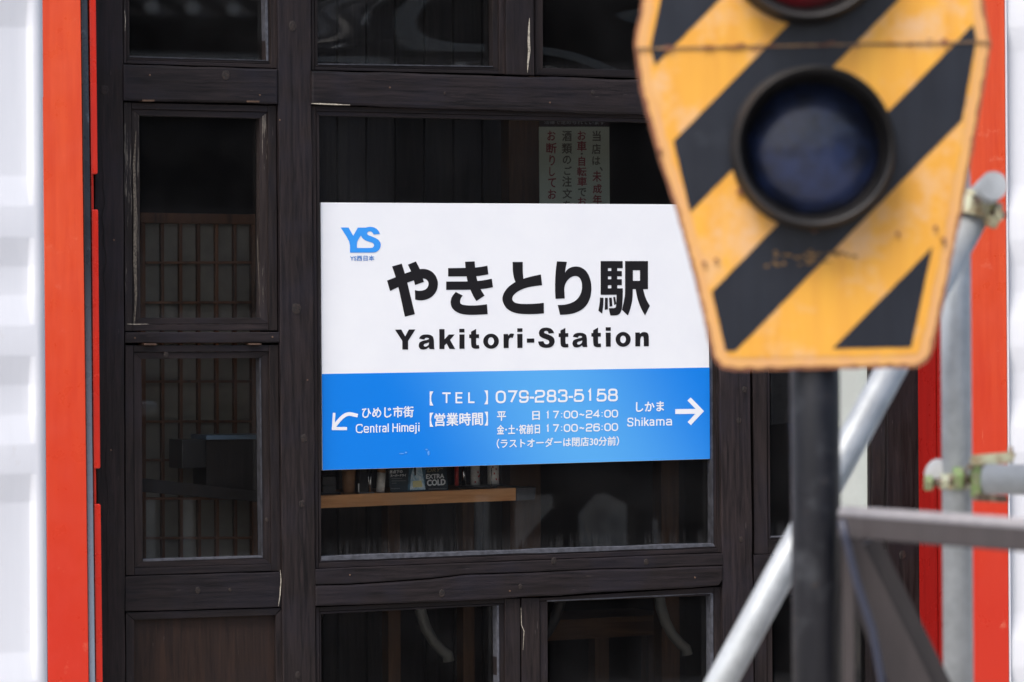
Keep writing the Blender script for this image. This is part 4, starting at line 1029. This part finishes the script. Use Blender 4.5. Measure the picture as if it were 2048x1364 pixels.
def line_px(K_, items, top, base, x_l, base_r, x_r, w_):
    it = []
    for ch, a, c in items:
        dy = (base_r - base) * (a - x_l) / (x_r - x_l)
        p, q = K_(a, top + dy), K_(c, base + dy)
        it.append((ch, p[0], q[0], p[1], q[1]))
    glyphs('lettering', it, w_, YI, M['inkw'], SG)
line_px(K7, [('C', 418, 488), ('e', 498, 553), ('n', 564, 610), ('t', 616, 646), ('r', 656, 684), ('a', 688, 737), ('l', 742, 757), ('H', 793, 850), ('i', 860, 874), ('m', 884, 956), ('e', 964, 1018), ('j', 1020, 1046), ('i', 1056, 1072)], 656, 748, 418, 733, 1072, 2.35)
text('lettering', 'しかま', K8(1268, 392), K8(1525, 385), 90 / 4.655, YI, M['inkw'], SG, bold=0.5)
line_px(K8, [('S', 1185, 1243), ('h', 1256, 1304), ('i', 1316, 1330), ('k', 1341, 1388), ('a', 1392, 1441), ('m', 1454, 1532), ('a', 1545, 1608)], 537, 619, 1185, 609, 1608, 2.4)
rb = lambda pts, w_, Kf, sc_: ribbon([Kf(*p) for p in pts], w_ / sc_)
print_union('arrow', rb([(196, 541), (186, 716)], 27, K7, 5.12) + rb([(172, 702), (328, 702)], 32, K7, 5.12) + rb(fillet([(190, 692), (255, 605), (330, 545), (438, 570)], 60), 37, K7, 5.12), YI, M['inkw'], SG)
print_union('arrow', rb([(1632, 480), (1850, 478)], 46, K8, 4.655) + rb([(1760, 363), (1870, 476), (1762, 592)], 42, K8, 4.655), YI, M['inkw'], SG)

for u, v, a, b_ in ((803, 907, 5, 1.2), (857, 906, 2.2, 5), (853, 899, 3, 1.4), (812, 905, 2.5, 1.6)):
    v2, f2 = union([ell(u, v, a, b_, 9)]); print_obj('smudge', f2, v2, YI - 0.0002, M.setdefault('smudge', mat('smudge_on_sign', (0.16, 0.40, 0.80), .7, col2=(0.02, 0.22, 0.76), vscale=400)), SG)
# ---- the crossing signal
DB = 6.8
ax = fwd.copy(); ax.z = 0; ax.normalize()
CS = thing('crossing_signal', 'yellow and black striped crossing signal plate with two round lamps on a black mast', 'signal', (Q(1630, 700, DB + 0.1).x, Q(1630, 700, DB + 0.1).y, 0))
def S(u, v, off=0.0): return Q(u, v, DB) - fwd * off
outl = [(1283, 0), (1268, 85), (1280, 180), (1318, 320), (1352, 420), (1390, 560), (1417, 680), (1427, 718), (1440, 735), (1468, 742), (1835, 735), (1856, 722), (1866, 700), (1882, 630), (1925, 420), (1957, 240), (1983, 90), (1968, 0)]
up = [(1966, -20), (1925, -230), (1885, -430), (1868, -520), (1835, -545), (1470, -545), (1432, -520), (1412, -460), (1350, -220), (1285, -20)]
full = []
oo = outl + up
for i in range(len(oo)):
    a, b_ = Vector(oo[i]), Vector(oo[(i + 1) % len(oo)])
    k = max(1, int((b_ - a).length / 9))
    nrm = Vector((-(b_ - a).y, (b_ - a).x)).normalized()
    for j in range(k):
        p = a.lerp(b_, j / k) + nrm * (noise.noise(Vector((a.x * .1 + j * 1.7, a.y * .1, 7))) * 2.2 if j else 0)
        full.append(tuple(p))
def plate(name, pts, off, th, m, parent):
    bm = bmesh.new()
    A = [bm.verts.new(S(u, v, off)) for u, v in pts]; B = [bm.verts.new(a.co + fwd * th) for a in A]
    bm.faces.new(A); bm.faces.new(B[::-1])
    for i in range(len(A)): bm.faces.new((A[i], B[i], B[(i + 1) % len(A)], A[(i + 1) % len(A)]))
    return bm_obj(name, bm, m, parent)
def inset(pts, d):
    bm = bmesh.new()
    c = Vector((1625, 98)); out = []
    n = len(pts)
    for i in range(n):
        a, b_, e = Vector(pts[i - 1]), Vector(pts[i]), Vector(pts[(i + 1) % n])
        n1 = Vector((-(b_ - a).y, (b_ - a).x)).normalized(); n2 = Vector((-(e - b_).y, (e - b_).x)).normalized()
        mm = (n1 + n2).normalized(); k = 1 / max(0.5, mm.dot(n1))
        if (c - b_).dot(mm) < 0: mm = -mm
        out.append(tuple(b_ + mm * d * k))
    bm.free()
    return out
plate('plate', full, 0.0, 0.010, M['rustedge'], CS)
ins = inset(oo, 7)
def rag(pts, amp, st=8):
    out = []
    for i in range(len(pts)):
        a, b_ = Vector(pts[i]), Vector(pts[(i + 1) % len(pts)])
        k = max(1, int((b_ - a).length / st)); nrm = Vector((-(b_ - a).y, (b_ - a).x)).normalized()
        for j in range(k):
            p = a.lerp(b_, j / k); out.append(tuple(p + nrm * noise.noise(Vector((p.x * .07, p.y * .07, amp))) * amp))
    return out
def flat(name, pts, off, m, parent=CS):
    v, f = union([pts]); return print_obj(name, f, v, 0, m, parent, lambda a, b_: S(a, b_, off))
flat('rim', rag(ins, 4.0), 0.0015, M['rim'])
flat('yellow_field', rag(inset(oo, 26), 5.0), 0.0025, M['yellow'])
inner = [(1321, 0), (1301, 95), (1347, 284), (1380, 424), (1423, 583), (1451, 702), (1822, 694), (1863, 500), (1921, 256), (1952, 79), (1936, -10), (1890, -240), (1835, -500), (1470, -505), (1385, -240)]
def clip(poly, a, b_, c, keep):
    out = []
    g_ = lambda p: (a * p[0] + b_ * p[1] - c) * keep
    for i in range(len(poly)):
        p, q = poly[i - 1], poly[i]
        gp, gq = g_(p), g_(q)
        if gp * gq < 0: t_ = gp / (gp - gq); out.append((p[0] + (q[0] - p[0]) * t_, p[1] + (q[1] - p[1]) * t_))
        if gq >= 0: out.append(q)
    return out
kx = 1.02
def band(c0, c1, name='stripe'):
    p = clip(clip(inner, kx, 1, c0, 1), kx, 1, c1, -1)
    if len(p) > 2: flat(name, rag(p, 1.0, 16), 0.0035, M['stripe'])
cc = lambda u, v: kx * u + v
band(cc(1347, 282), cc(1381, 424)); band(cc(1423, 583), cc(1451, 702) + 20); band(cc(1665, 697), 9999)
band(cc(1309, 132) - 190, cc(1309, 132)); band(cc(1309, 132) - 560, cc(1309, 132) - 375); band(cc(1309, 132) - 930, cc(1309, 132) - 745)
# the weld ridge across the waist, bolts, rust marks
bar('seam', S(1272, 98, 0.005), S(1980, 84, 0.005), UP, 0.0035, 0.003, mat('dull_seam', (0.34, 0.20, 0.09), .6, col2=(0.12, 0.08, 0.055), vscale=25), CS, 0.001)
for u, v, r in ((1478, 384, 7), (1888, 84, 8), (1320, 300, 5), (1408, 526, 5), (1432, 520, 5), (1628, 462, 5), (1795, 468, 5), (1870, 455, 5), (1886, 480, 6)):
    tube('bolt', S(u, v, 0.003), S(u, v, 0.009), r * DB / F * .8, M['rustedge'], CS, 10)
for i in range(30):
    u = random.gauss(1612, 45); v = 512 + random.gauss(0, 9) - (u - 1612) * 0.06
    flat('chip', ell(u, v, random.uniform(3, 12), random.uniform(1, 3), 8), 0.0042 + i * 0.00003, M['rustchip'] if 'rustchip' in M else M.setdefault('rustchip', mat('rust_chip', (0.30, 0.17, 0.06), .8, var=.6, vscale=120)))
for i in range(26):
    u = random.uniform(1330, 1930); v = 99 - (u - 1272) * .02 + random.gauss(0, 3)
    flat('chip', ell(u, v, random.uniform(4, 14), random.uniform(1, 2.5), 8), 0.0082 + i * 0.00003, M.setdefault('rustchip2', mat('rust_streak', (0.22, 0.085, 0.05), .8, var=.4, vscale=200)))
def lamp(uc, vc, lens_m, name='lamp'):
    L_ = node(name, CS)
    c0 = S(uc, vc, 0.0); k = DB / F
    bm = bmesh.new(); seg = 72
    # profile (radius px, forward m): flange, barrel, rim, recess
    prof = [(166, 0.004), (166, 0.016), (164, 0.022), (160, 0.024), (158, 0.062), (155, 0.068), (149, 0.066), (146, 0.055), (142, 0.020), (136, 0.012), (128, 0.006)]
    rings = [[bm.verts.new(c0 + (RT * math.cos(6.28318 * i / seg) + UP * math.sin(6.28318 * i / seg)) * r * k - fwd * h) for i in range(seg)] for r, h in prof]
    for a, b_ in zip(rings, rings[1:]):
        for i in range(seg): bm.faces.new((a[i], a[(i + 1) % seg], b_[(i + 1) % seg], b_[i])).smooth = True
    bm_obj('housing', bm, M['hoodrim'], L_)
    # visor: a hood over the upper half, longest at the top
    bm = bmesh.new(); A, B, C2, D2 = [], [], [], []
    n = 40
    for i in range(n + 1):
        a = rad(-15) + rad(210) * i / n
        hgt = 0.068 + 0.07 * max(0, math.sin(a)) ** 0.8
        d = RT * math.cos(a) + UP * math.sin(a)
        for lst, r, h in ((A, 157, 0.03), (B, 154, hgt), (C2, 151, hgt), (D2, 152, 0.03)): lst.append(bm.verts.new(c0 + d * r * k - fwd * h))
    for X_, Y_ in ((A, B), (B, C2), (C2, D2), (D2, A)):
        for i in range(n): bm.faces.new((X_[i], X_[i + 1], Y_[i + 1], Y_[i])).smooth = True
    bm_obj('visor', bm, M['hood'], L_)
    bm = bmesh.new(); rings = []
    for j in range(9):
        a = math.pi / 2 * j / 8
        rings.append([bm.verts.new(c0 + (RT * math.cos(6.28318 * i / 48) + UP * math.sin(6.28318 * i / 48)) * 134 * k * math.cos(a) - fwd * (0.004 + 0.040 * math.sin(a))) for i in range(48)] if j < 8 else [bm.verts.new(c0 - fwd * 0.044)])
    for a, b_ in zip(rings, rings[1:]):
        for i in range(48):
            if len(b_) == 1: bm.faces.new((a[i], a[(i + 1) % 48], b_[0])).smooth = True
            else: bm.faces.new((a[i], a[(i + 1) % 48], b_[(i + 1) % 48], b_[i])).smooth = True
    bm_obj('lens', bm, lens_m, L_)
    bm = bmesh.new(); tube_bm(bm, c0 + fwd * 0.011, c0 + fwd * 0.13, 0.13, 40, r1=0.10)
    bm_obj('back_box', bm, M['hood'], L_)
    return L_
l1 = lamp(1625, 297, M['lensblue']); l1['label'] = 'dark blue-black unlit lamp'
l2 = lamp(1612, -115, M['lensred']); l2['label'] = 'dark red unlit lamp'
mb = Q(1632, 1050, DB + 0.06)
tube('mast', (mb.x, mb.y, 0), (mb.x, mb.y, Q(1630, -540, DB).z), 50 * DB / F, M['mast'], CS, 48)
tube('foot_plate', (mb.x, mb.y, 0.0), (mb.x, mb.y, 0.02), 0.11, M['mast'], CS, 32)

# ---- iron railing bolted to the mast, running towards the street
RG = thing('iron_railing', 'brown-grey angle iron railing with braces running right from the black mast', 'railing', (mb.x + 0.1, mb.y - 0.1, 0))
A0, A1 = Q(1688, 1051, 6.77), Q(2048, 1077, 6.32)
Ad = (A1 - A0)
B1 = A0 + Ad * 4.0
bar('top_rail', A0, B1, UP, 0.042, 0.03, M['iron'], RG, 0.003)
# pale rounded top of the rail
bm = bmesh.new(); tube_bm(bm, A0 + UP * 0.021, B1 + UP * 0.021, 0.0135, 16); bm_obj('pale_top_edge', bm, M['irontop'], RG)
V1 = Q(1695, 1073, 6.80)
bar('upright', V1, (V1.x, V1.y, 0), RT, 0.020, 0.03, M['iron'], RG)
def slant(name, u0_, v0_, u1_, v1_, dist, wd, th, m, ext_=1.9, d1=None):
    a = Q(u0_, v0_, dist); b_ = Q(u1_, v1_, d1 or dist); b_ = a + (b_ - a) * ext_
    return bar(name, a, b_, RT, wd, th, m, RG)
slant('brace', 1678, 1078, 1820, 1364, 6.93, 0.070, 0.006, M['iron'])
slant('brace_web', 1740, 1080, 1879, 1364, 6.975, 0.034, 0.05, M['irondark'])
for k in (2.2, 3.6):
    p = A0 + Ad * k
    bar('upright', p - UP * 0.022, (p.x, p.y, 0), ax, 0.04, 0.02, M['iron'], RG)
cb_ = [(1683, 1040), (1693, 1080), (1702, 1120), (1712, 1160), (1728, 1210), (1745, 1260), (1754, 1310), (1764, 1364), (1775, 1430), (1780, 1600), (1778, 1760)]
o = path_tube('cable', [Q(u, v, 6.70) for u, v in cb_], 0.0068, M['cable']); tag(o, 'thin blue-grey cable hanging in front of the railing brace', 'cable')

# ---- scaffold pipes and their clamps
DP = 7.55; PR = 0.0298
pb = Q(1914.5, 1000, DP)
o = tube('scaffold_pipe', (pb.x, pb.y, 0.0), (pb.x, pb.y, Q(1914, -620, DP).z), PR, M['galv'], None, 40)
tag(o, 'upright galvanised scaffold pipe in front of the right orange post', 'pipe', 'scaffold pipes')
d0, d1_ = Q(1443 - 0.55 * 110, 1364 + 110 / 0.55 * 0.55 + 0, DP - 0.10), Q(1938, 452, DP - 0.10)
a_ = Q(1443, 1364, DP - 0.10); b_ = Q(1937, 452, DP - 0.10); dd = (b_ - a_).normalized()
lo = a_ - dd * ((a_.z - 0.03) / dd.z); hi = b_ + dd * 0.045
o = tube('scaffold_pipe', lo, hi, PR, M['galv'], None, 40)
tag(o, 'slanting galvanised scaffold pipe crossing behind the black mast', 'pipe', 'scaffold pipes')
h0 = Q(1974, 958, DP - 0.16); h1 = h0 + (RT * 0.9 + Vector((0, 0, 0.0)) - fwd * 0.55) * 1.4; h1.z = h0.z - 0.01
o = tube('scaffold_pipe', h0, h1, PR * 0.98, M['galv'], None, 40)
tag(o, 'level galvanised scaffold pipe leaving the frame at the right edge', 'pipe', 'scaffold pipes')
def nut(name, p, axis, r, l, m, parent): 
    bm = bmesh.new(); tube_bm(bm, p, p + axis * l, r, 6)
    for f in bm.faces: f.smooth = False
    bmesh.ops.bevel(bm, geom=bm.edges[:], offset=0.0008, segments=1, affect='EDGES')
    return bm_obj(name, bm, m, parent)
def halfband(name, c, axis, r, wd, th, a0, a1, m, parent):
    """curved strap around a pipe"""
    axis = axis.normalized(); x = (-fwd - axis * (-fwd).dot(axis)).normalized(); y = axis.cross(x)
    bm = bmesh.new(); n = 18; rows = []
    for i in range(n + 1):
        a = a0 + (a1 - a0) * i / n; d = x * math.cos(a) + y * math.sin(a)
        rows.append([bm.verts.new(c + d * rr + axis * h) for rr, h in ((r, -wd / 2), (r + th, -wd / 2), (r + th, wd / 2), (r, wd / 2))])
    for p, q in zip(rows, rows[1:]):
        for k in range(4): bm.faces.new((p[k], p[(k + 1) % 4], q[(k + 1) % 4], q[k]))
    bm.faces.new(rows[0]); bm.faces.new(rows[-1][::-1])
    return bm_obj(name, bm, m, parent)
# lower clamp
CL = thing('scaffold_clamp', 'zinc plated clamp with a white capped bolt joining the upright and level pipes', 'clamp', Q(1915, 965, DP - 0.06), 'scaffold clamps')
c = Vector((pb.x, pb.y, Q(1914, 962, DP).z))
halfband('strap', c, Vector((0, 0, 1)), PR + 0.001, 0.030, 0.005, -1.4, 1.9, M['zinc'], CL)
D1 = DP - 0.09
nut('bolt_head', Q(1849, 966, D1), RT, 0.015, 0.015, M['zincg'], CL)
tube('bolt_shaft', Q(1858, 966, D1), Q(1948, 958, D1), 0.0085, M['bolt'], CL, 12)
nut('nut', Q(1882, 963, D1), RT, 0.016, 0.014, M['zinc'], CL)
nut('nut', Q(1906, 957, D1), RT, 0.023, 0.018, M['zincg'], CL)
nut('washer', Q(1927, 957, D1), RT, 0.021, 0.004, M['bolt'], CL)
bm = bmesh.new()
bmesh.ops.create_uvsphere(bm, u_segments=24, v_segments=16, radius=1)
cc_ = Q(1877, 952, DP + 0.01)
for v in bm.verts: v.co = cc_ + RT * v.co.x * 0.028 + UP * max(-0.3, v.co.z) * 0.034 - fwd * v.co.y * 0.020
for f in bm.faces: f.smooth = True
bm_obj('cap', bm, M['cap'], CL)
bar('jaw', Q(1952, 922, D1 - 0.02), Q(1952, 998, D1 - 0.02), RT, 0.018, 0.035, M['zincg'], CL, 0.004)
bar('jaw', Q(1971, 922, D1 - 0.02), Q(1971, 996, D1 - 0.02), RT, 0.014, 0.04, M['bolt'], CL, 0.003)
bar('jaw_top', Q(1941, 921, D1 - 0.025), Q(2026, 914, D1 - 0.03), UP, 0.020, 0.05, M['zinc'], CL, 0.004)
bar('jaw_bottom', Q(1945, 994, D1 - 0.02), Q(2014, 998, D1 - 0.02), UP, 0.013, 0.045, M['bolt'], CL, 0.003)
nut('nut', Q(1940, 934, D1 - 0.03), -fwd, 0.008, 0.012, M['bolt'], CL)
tube('bolt_shaft', Q(2021, 925, D1 - 0.04), Q(2021, 893, D1 - 0.04), 0.005, M['bolt'], CL, 12)
nut('nut', Q(2021, 915, D1 - 0.04), UP, 0.010, 0.010, M['zinc'], CL)
bar('wing', Q(1942, 962, D1 - 0.01), Q(1960, 1000, D1 - 0.01), RT, 0.008, 0.03, M['bolt'], CL, 0.002)
# upper clamp with the stub it holds
CU = thing('scaffold_clamp', 'zinc plated clamp at the top end of the slanting pipe beside the striped plate', 'clamp', Q(1955, 400, DP - 0.1), 'scaffold clamps')
tp = Q(1950, 408, DP - 0.10)
halfband('strap', tp, (dd + Vector((0, 0, 0.9))).normalized(), PR + 0.002, 0.046, 0.008, -3.0, 3.0, M['zinc'], CU)
halfband('strap', Q(1952, 393, DP - 0.10), (dd + Vector((0, 0, 0.9))).normalized(), PR - 0.002, 0.012, 0.006, -3.0, 3.0, M['zincg'], CU)
nut('nut', Q(1955, 402, DP - 0.145), -fwd, 0.009, 0.012, M['bolt'], CU)
bar('slot', Q(1945, 392, DP - 0.14), Q(1978, 406, DP - 0.14), UP, 0.005, 0.006, M['irondark'], CU, 0.001)
nut('bolt_head', Q(1988, 424, DP - 0.12), RT, 0.018, 0.016, M['zinc'], CU)
tube('bolt_shaft', Q(1975, 425, DP - 0.12), Q(2012, 431, DP - 0.12), 0.0065, M['bolt'], CU, 12)
bar('jaw', Q(1970, 436, DP - 0.11), Q(1996, 448, DP - 0.11), UP, 0.024, 0.03, M['zinc'], CU, 0.003)
o = tube('pipe_stub', Q(1962, 396, DP - 0.03), Q(1987, 371, DP - 0.20), PR * 0.92, M['galv'], None, 36)
tag(o, 'short grey pipe stub held by the upper clamp beside the striped plate', 'pipe stub')

# ---- across the street (seen only as reflections in the glass)
HZ = -16.5
OH = thing('opposite_house', 'dark timber house with a tiled roof across the street, mirrored in the window glass', 'house', (6, HZ, 0))
box('wall', (-2, HZ - 5, 0), (20, HZ, 3.9), M['wallhouse'], OH)
bm = bmesh.new()
for s_ in (0, 1):
    pass
vv = [bm.verts.new(p) for p in ((-2.6, HZ + 0.8, 3.75), (20.6, HZ + 0.8, 3.75), (20.6, HZ - 2.5, 4.7), (-2.6, HZ - 2.5, 4.7), (20.6, HZ - 5.8, 3.75), (-2.6, HZ - 5.8, 3.75))]
bm.faces.new((vv[0], vv[1], vv[2], vv[3])); bm.faces.new((vv[3], vv[2], vv[4], vv[5])); bm.faces.new((vv[0], vv[3], vv[5])); bm.faces.new((vv[1], vv[4], vv[2])); bm.faces.new((vv[5], vv[4], vv[1], vv[0]))
bm_obj('roof', bm, M['tile'], OH)
bm = bmesh.new()
for i in range(78): 
    x = -2.5 + i * 0.3
    tube_bm(bm, (x, HZ + 0.86, 3.80), (x, HZ - 2.5, 4.76), 0.07, 8)
o = bm_obj('tile_rows', bm, M['tile'], OH); o['kind'] = 'stuff'
bm = bmesh.new()  # white discs paint in the highlights on the tile ends
for i in range(78): tube_bm(bm, (-2.5 + i * 0.3, HZ + 0.90, 3.80), (-2.5 + i * 0.3, HZ + 0.87, 3.80), 0.05, 8)
o = bm_obj('tile_end_glints', bm, M['cap'], OH); o['kind'] = 'stuff'
for i in range(6): box('window', (0 + i * 3, HZ - 0.02, 1.0), (1.3 + i * 3, HZ + 0.03, 2.2), M['black'], OH)
# a cross braced timber barrier nearer the shop
BR_ = thing('timber_barrier', 'dark cross braced timber barrier on the far side of the mast, mirrored in the glass', 'barrier', (2.4, -5.2, 0))
for x in (0.30, 1.2, 2.13, 2.43, 2.78, 3.55): bar('post', (x, -5.2, 0), (x, -5.2, 1.35), (1, 0, 0), 0.08, 0.10, M['irondark'], BR_)
for a_, b_ in ((0.26, 0.555), (0.60, 0.715), (0.765, 1.16), (1.163, 1.6), (1.603, 2.03), (2.90, 3.15), (3.153, 3.6)):
    box('board', (a_, -5.27, 0.02), (b_, -5.25, 0.95), M['wallhouse'], BR_)
bar('brace', (2.17, -5.13, 0.52), (2.62, -5.13, 0.98), (0, 0, 1), 0.10, 0.03, M['irondark'], BR_)
bar('brace', (2.36, -5.12, 1.0), (2.95, -5.12, 0.70), (0, 0, 1), 0.11, 0.03, M['irondark'], BR_)
bar('rail', (0.25, -5.2, 1.30), (3.6, -5.2, 1.30), (0, 0, 1), 0.12, 0.06, M['irondark'], BR_)
bar('board', (0.25, -5.34, 0.97), (3.6, -5.34, 0.93), (0, 0, 1), 0.26, 0.03, M['wallhouse'], BR_)
bar('board', (0.25, -5.33, 0.25), (3.6, -5.33, 0.25), (0, 0, 1), 0.50, 0.04, M['wallhouse'], BR_)
o = box('low_wall', (-2, -14.3, 0), (14, -14.0, 0.62), mat('mottled_wall', (0.80, 0.77, 0.70), .9, var=.45, vscale=6, bump=.4)); tag(o, 'low white wall along the far side of the street, mirrored under the sign', 'wall')
box('fascia', (-2.5, HZ + 0.30, 3.30), (20.5, HZ + 0.34, 3.52), M['galv'], OH)
box('gutter', (-2.0, HZ + 0.02, 2.35), (20, HZ + 0.09, 2.43), M['iron'], OH)
for i in range(5): box('curtain', (0.1 + i * 3, HZ + 0.035, 1.1), (1.2 + i * 3, HZ + 0.05, 2.1), M['paper'], OH)
for k in range(3):
    o = path_tube('overhead_wire', [(-6 + j * 2.5, -9.0 - k * .3, 3.55 + k * .35 + 0.012 * (j - 6) ** 2) for j in range(13)], 0.012, M['galv'], None, 6)
    tag(o, ('lowest', 'middle', 'highest')[k] + ' of three overhead wires mirrored in the top windows', 'wire', 'overhead wires')
# trees behind that house
def tree(x, y, h, r, lb):
    T = thing('broadleaf_tree', lb, 'tree', (x, y, 0), 'trees beyond the opposite house')
    tube('trunk', (x, y, 0), (x + .2, y, h * .6), 0.22, M['bark'], T, 12, r1=0.10)
    bm = bmesh.new()
    for k in range(1500):
        a, b2 = random.uniform(0, 6.283), math.acos(random.uniform(-1, 1)); rr = r * random.uniform(.35, 1) ** .6
        c = Vector((x + rr * math.sin(b2) * math.cos(a), y + rr * math.sin(b2) * math.sin(a), h - r * .75 + rr * .9 * math.cos(b2)))
        c += Vector((noise.noise(c * .6), noise.noise(c * .6 + Vector((9, 0, 0))), noise.noise(c * .6 + Vector((0, 9, 0))))) * r * .35
        n_ = Vector((random.gauss(0, 1), random.gauss(0, 1), random.gauss(0, 1))).normalized(); t1 = n_.orthogonal().normalized(); t2 = n_.cross(t1); s_ = random.uniform(.12, .3)
        bm.faces.new([bm.verts.new(c + t1 * s_), bm.verts.new(c + t2 * s_ * .6), bm.verts.new(c - t1 * s_), bm.verts.new(c - t2 * s_ * .6)])
    bm_obj('crown', bm, M['leaf'], T)
for i, (x, lb) in enumerate(((0, 'green tree beyond the opposite house, leftmost of the row'), (4.6, 'second green tree beyond the opposite house from the left'), (9.5, 'middle green tree beyond the opposite house'), (14.5, 'second green tree beyond the opposite house from the right'), (19.5, 'green tree beyond the opposite house, rightmost of the row'))):
    tree(x, -25 - (i % 2), 6 + (i % 3) * .8, 2.8, lb)
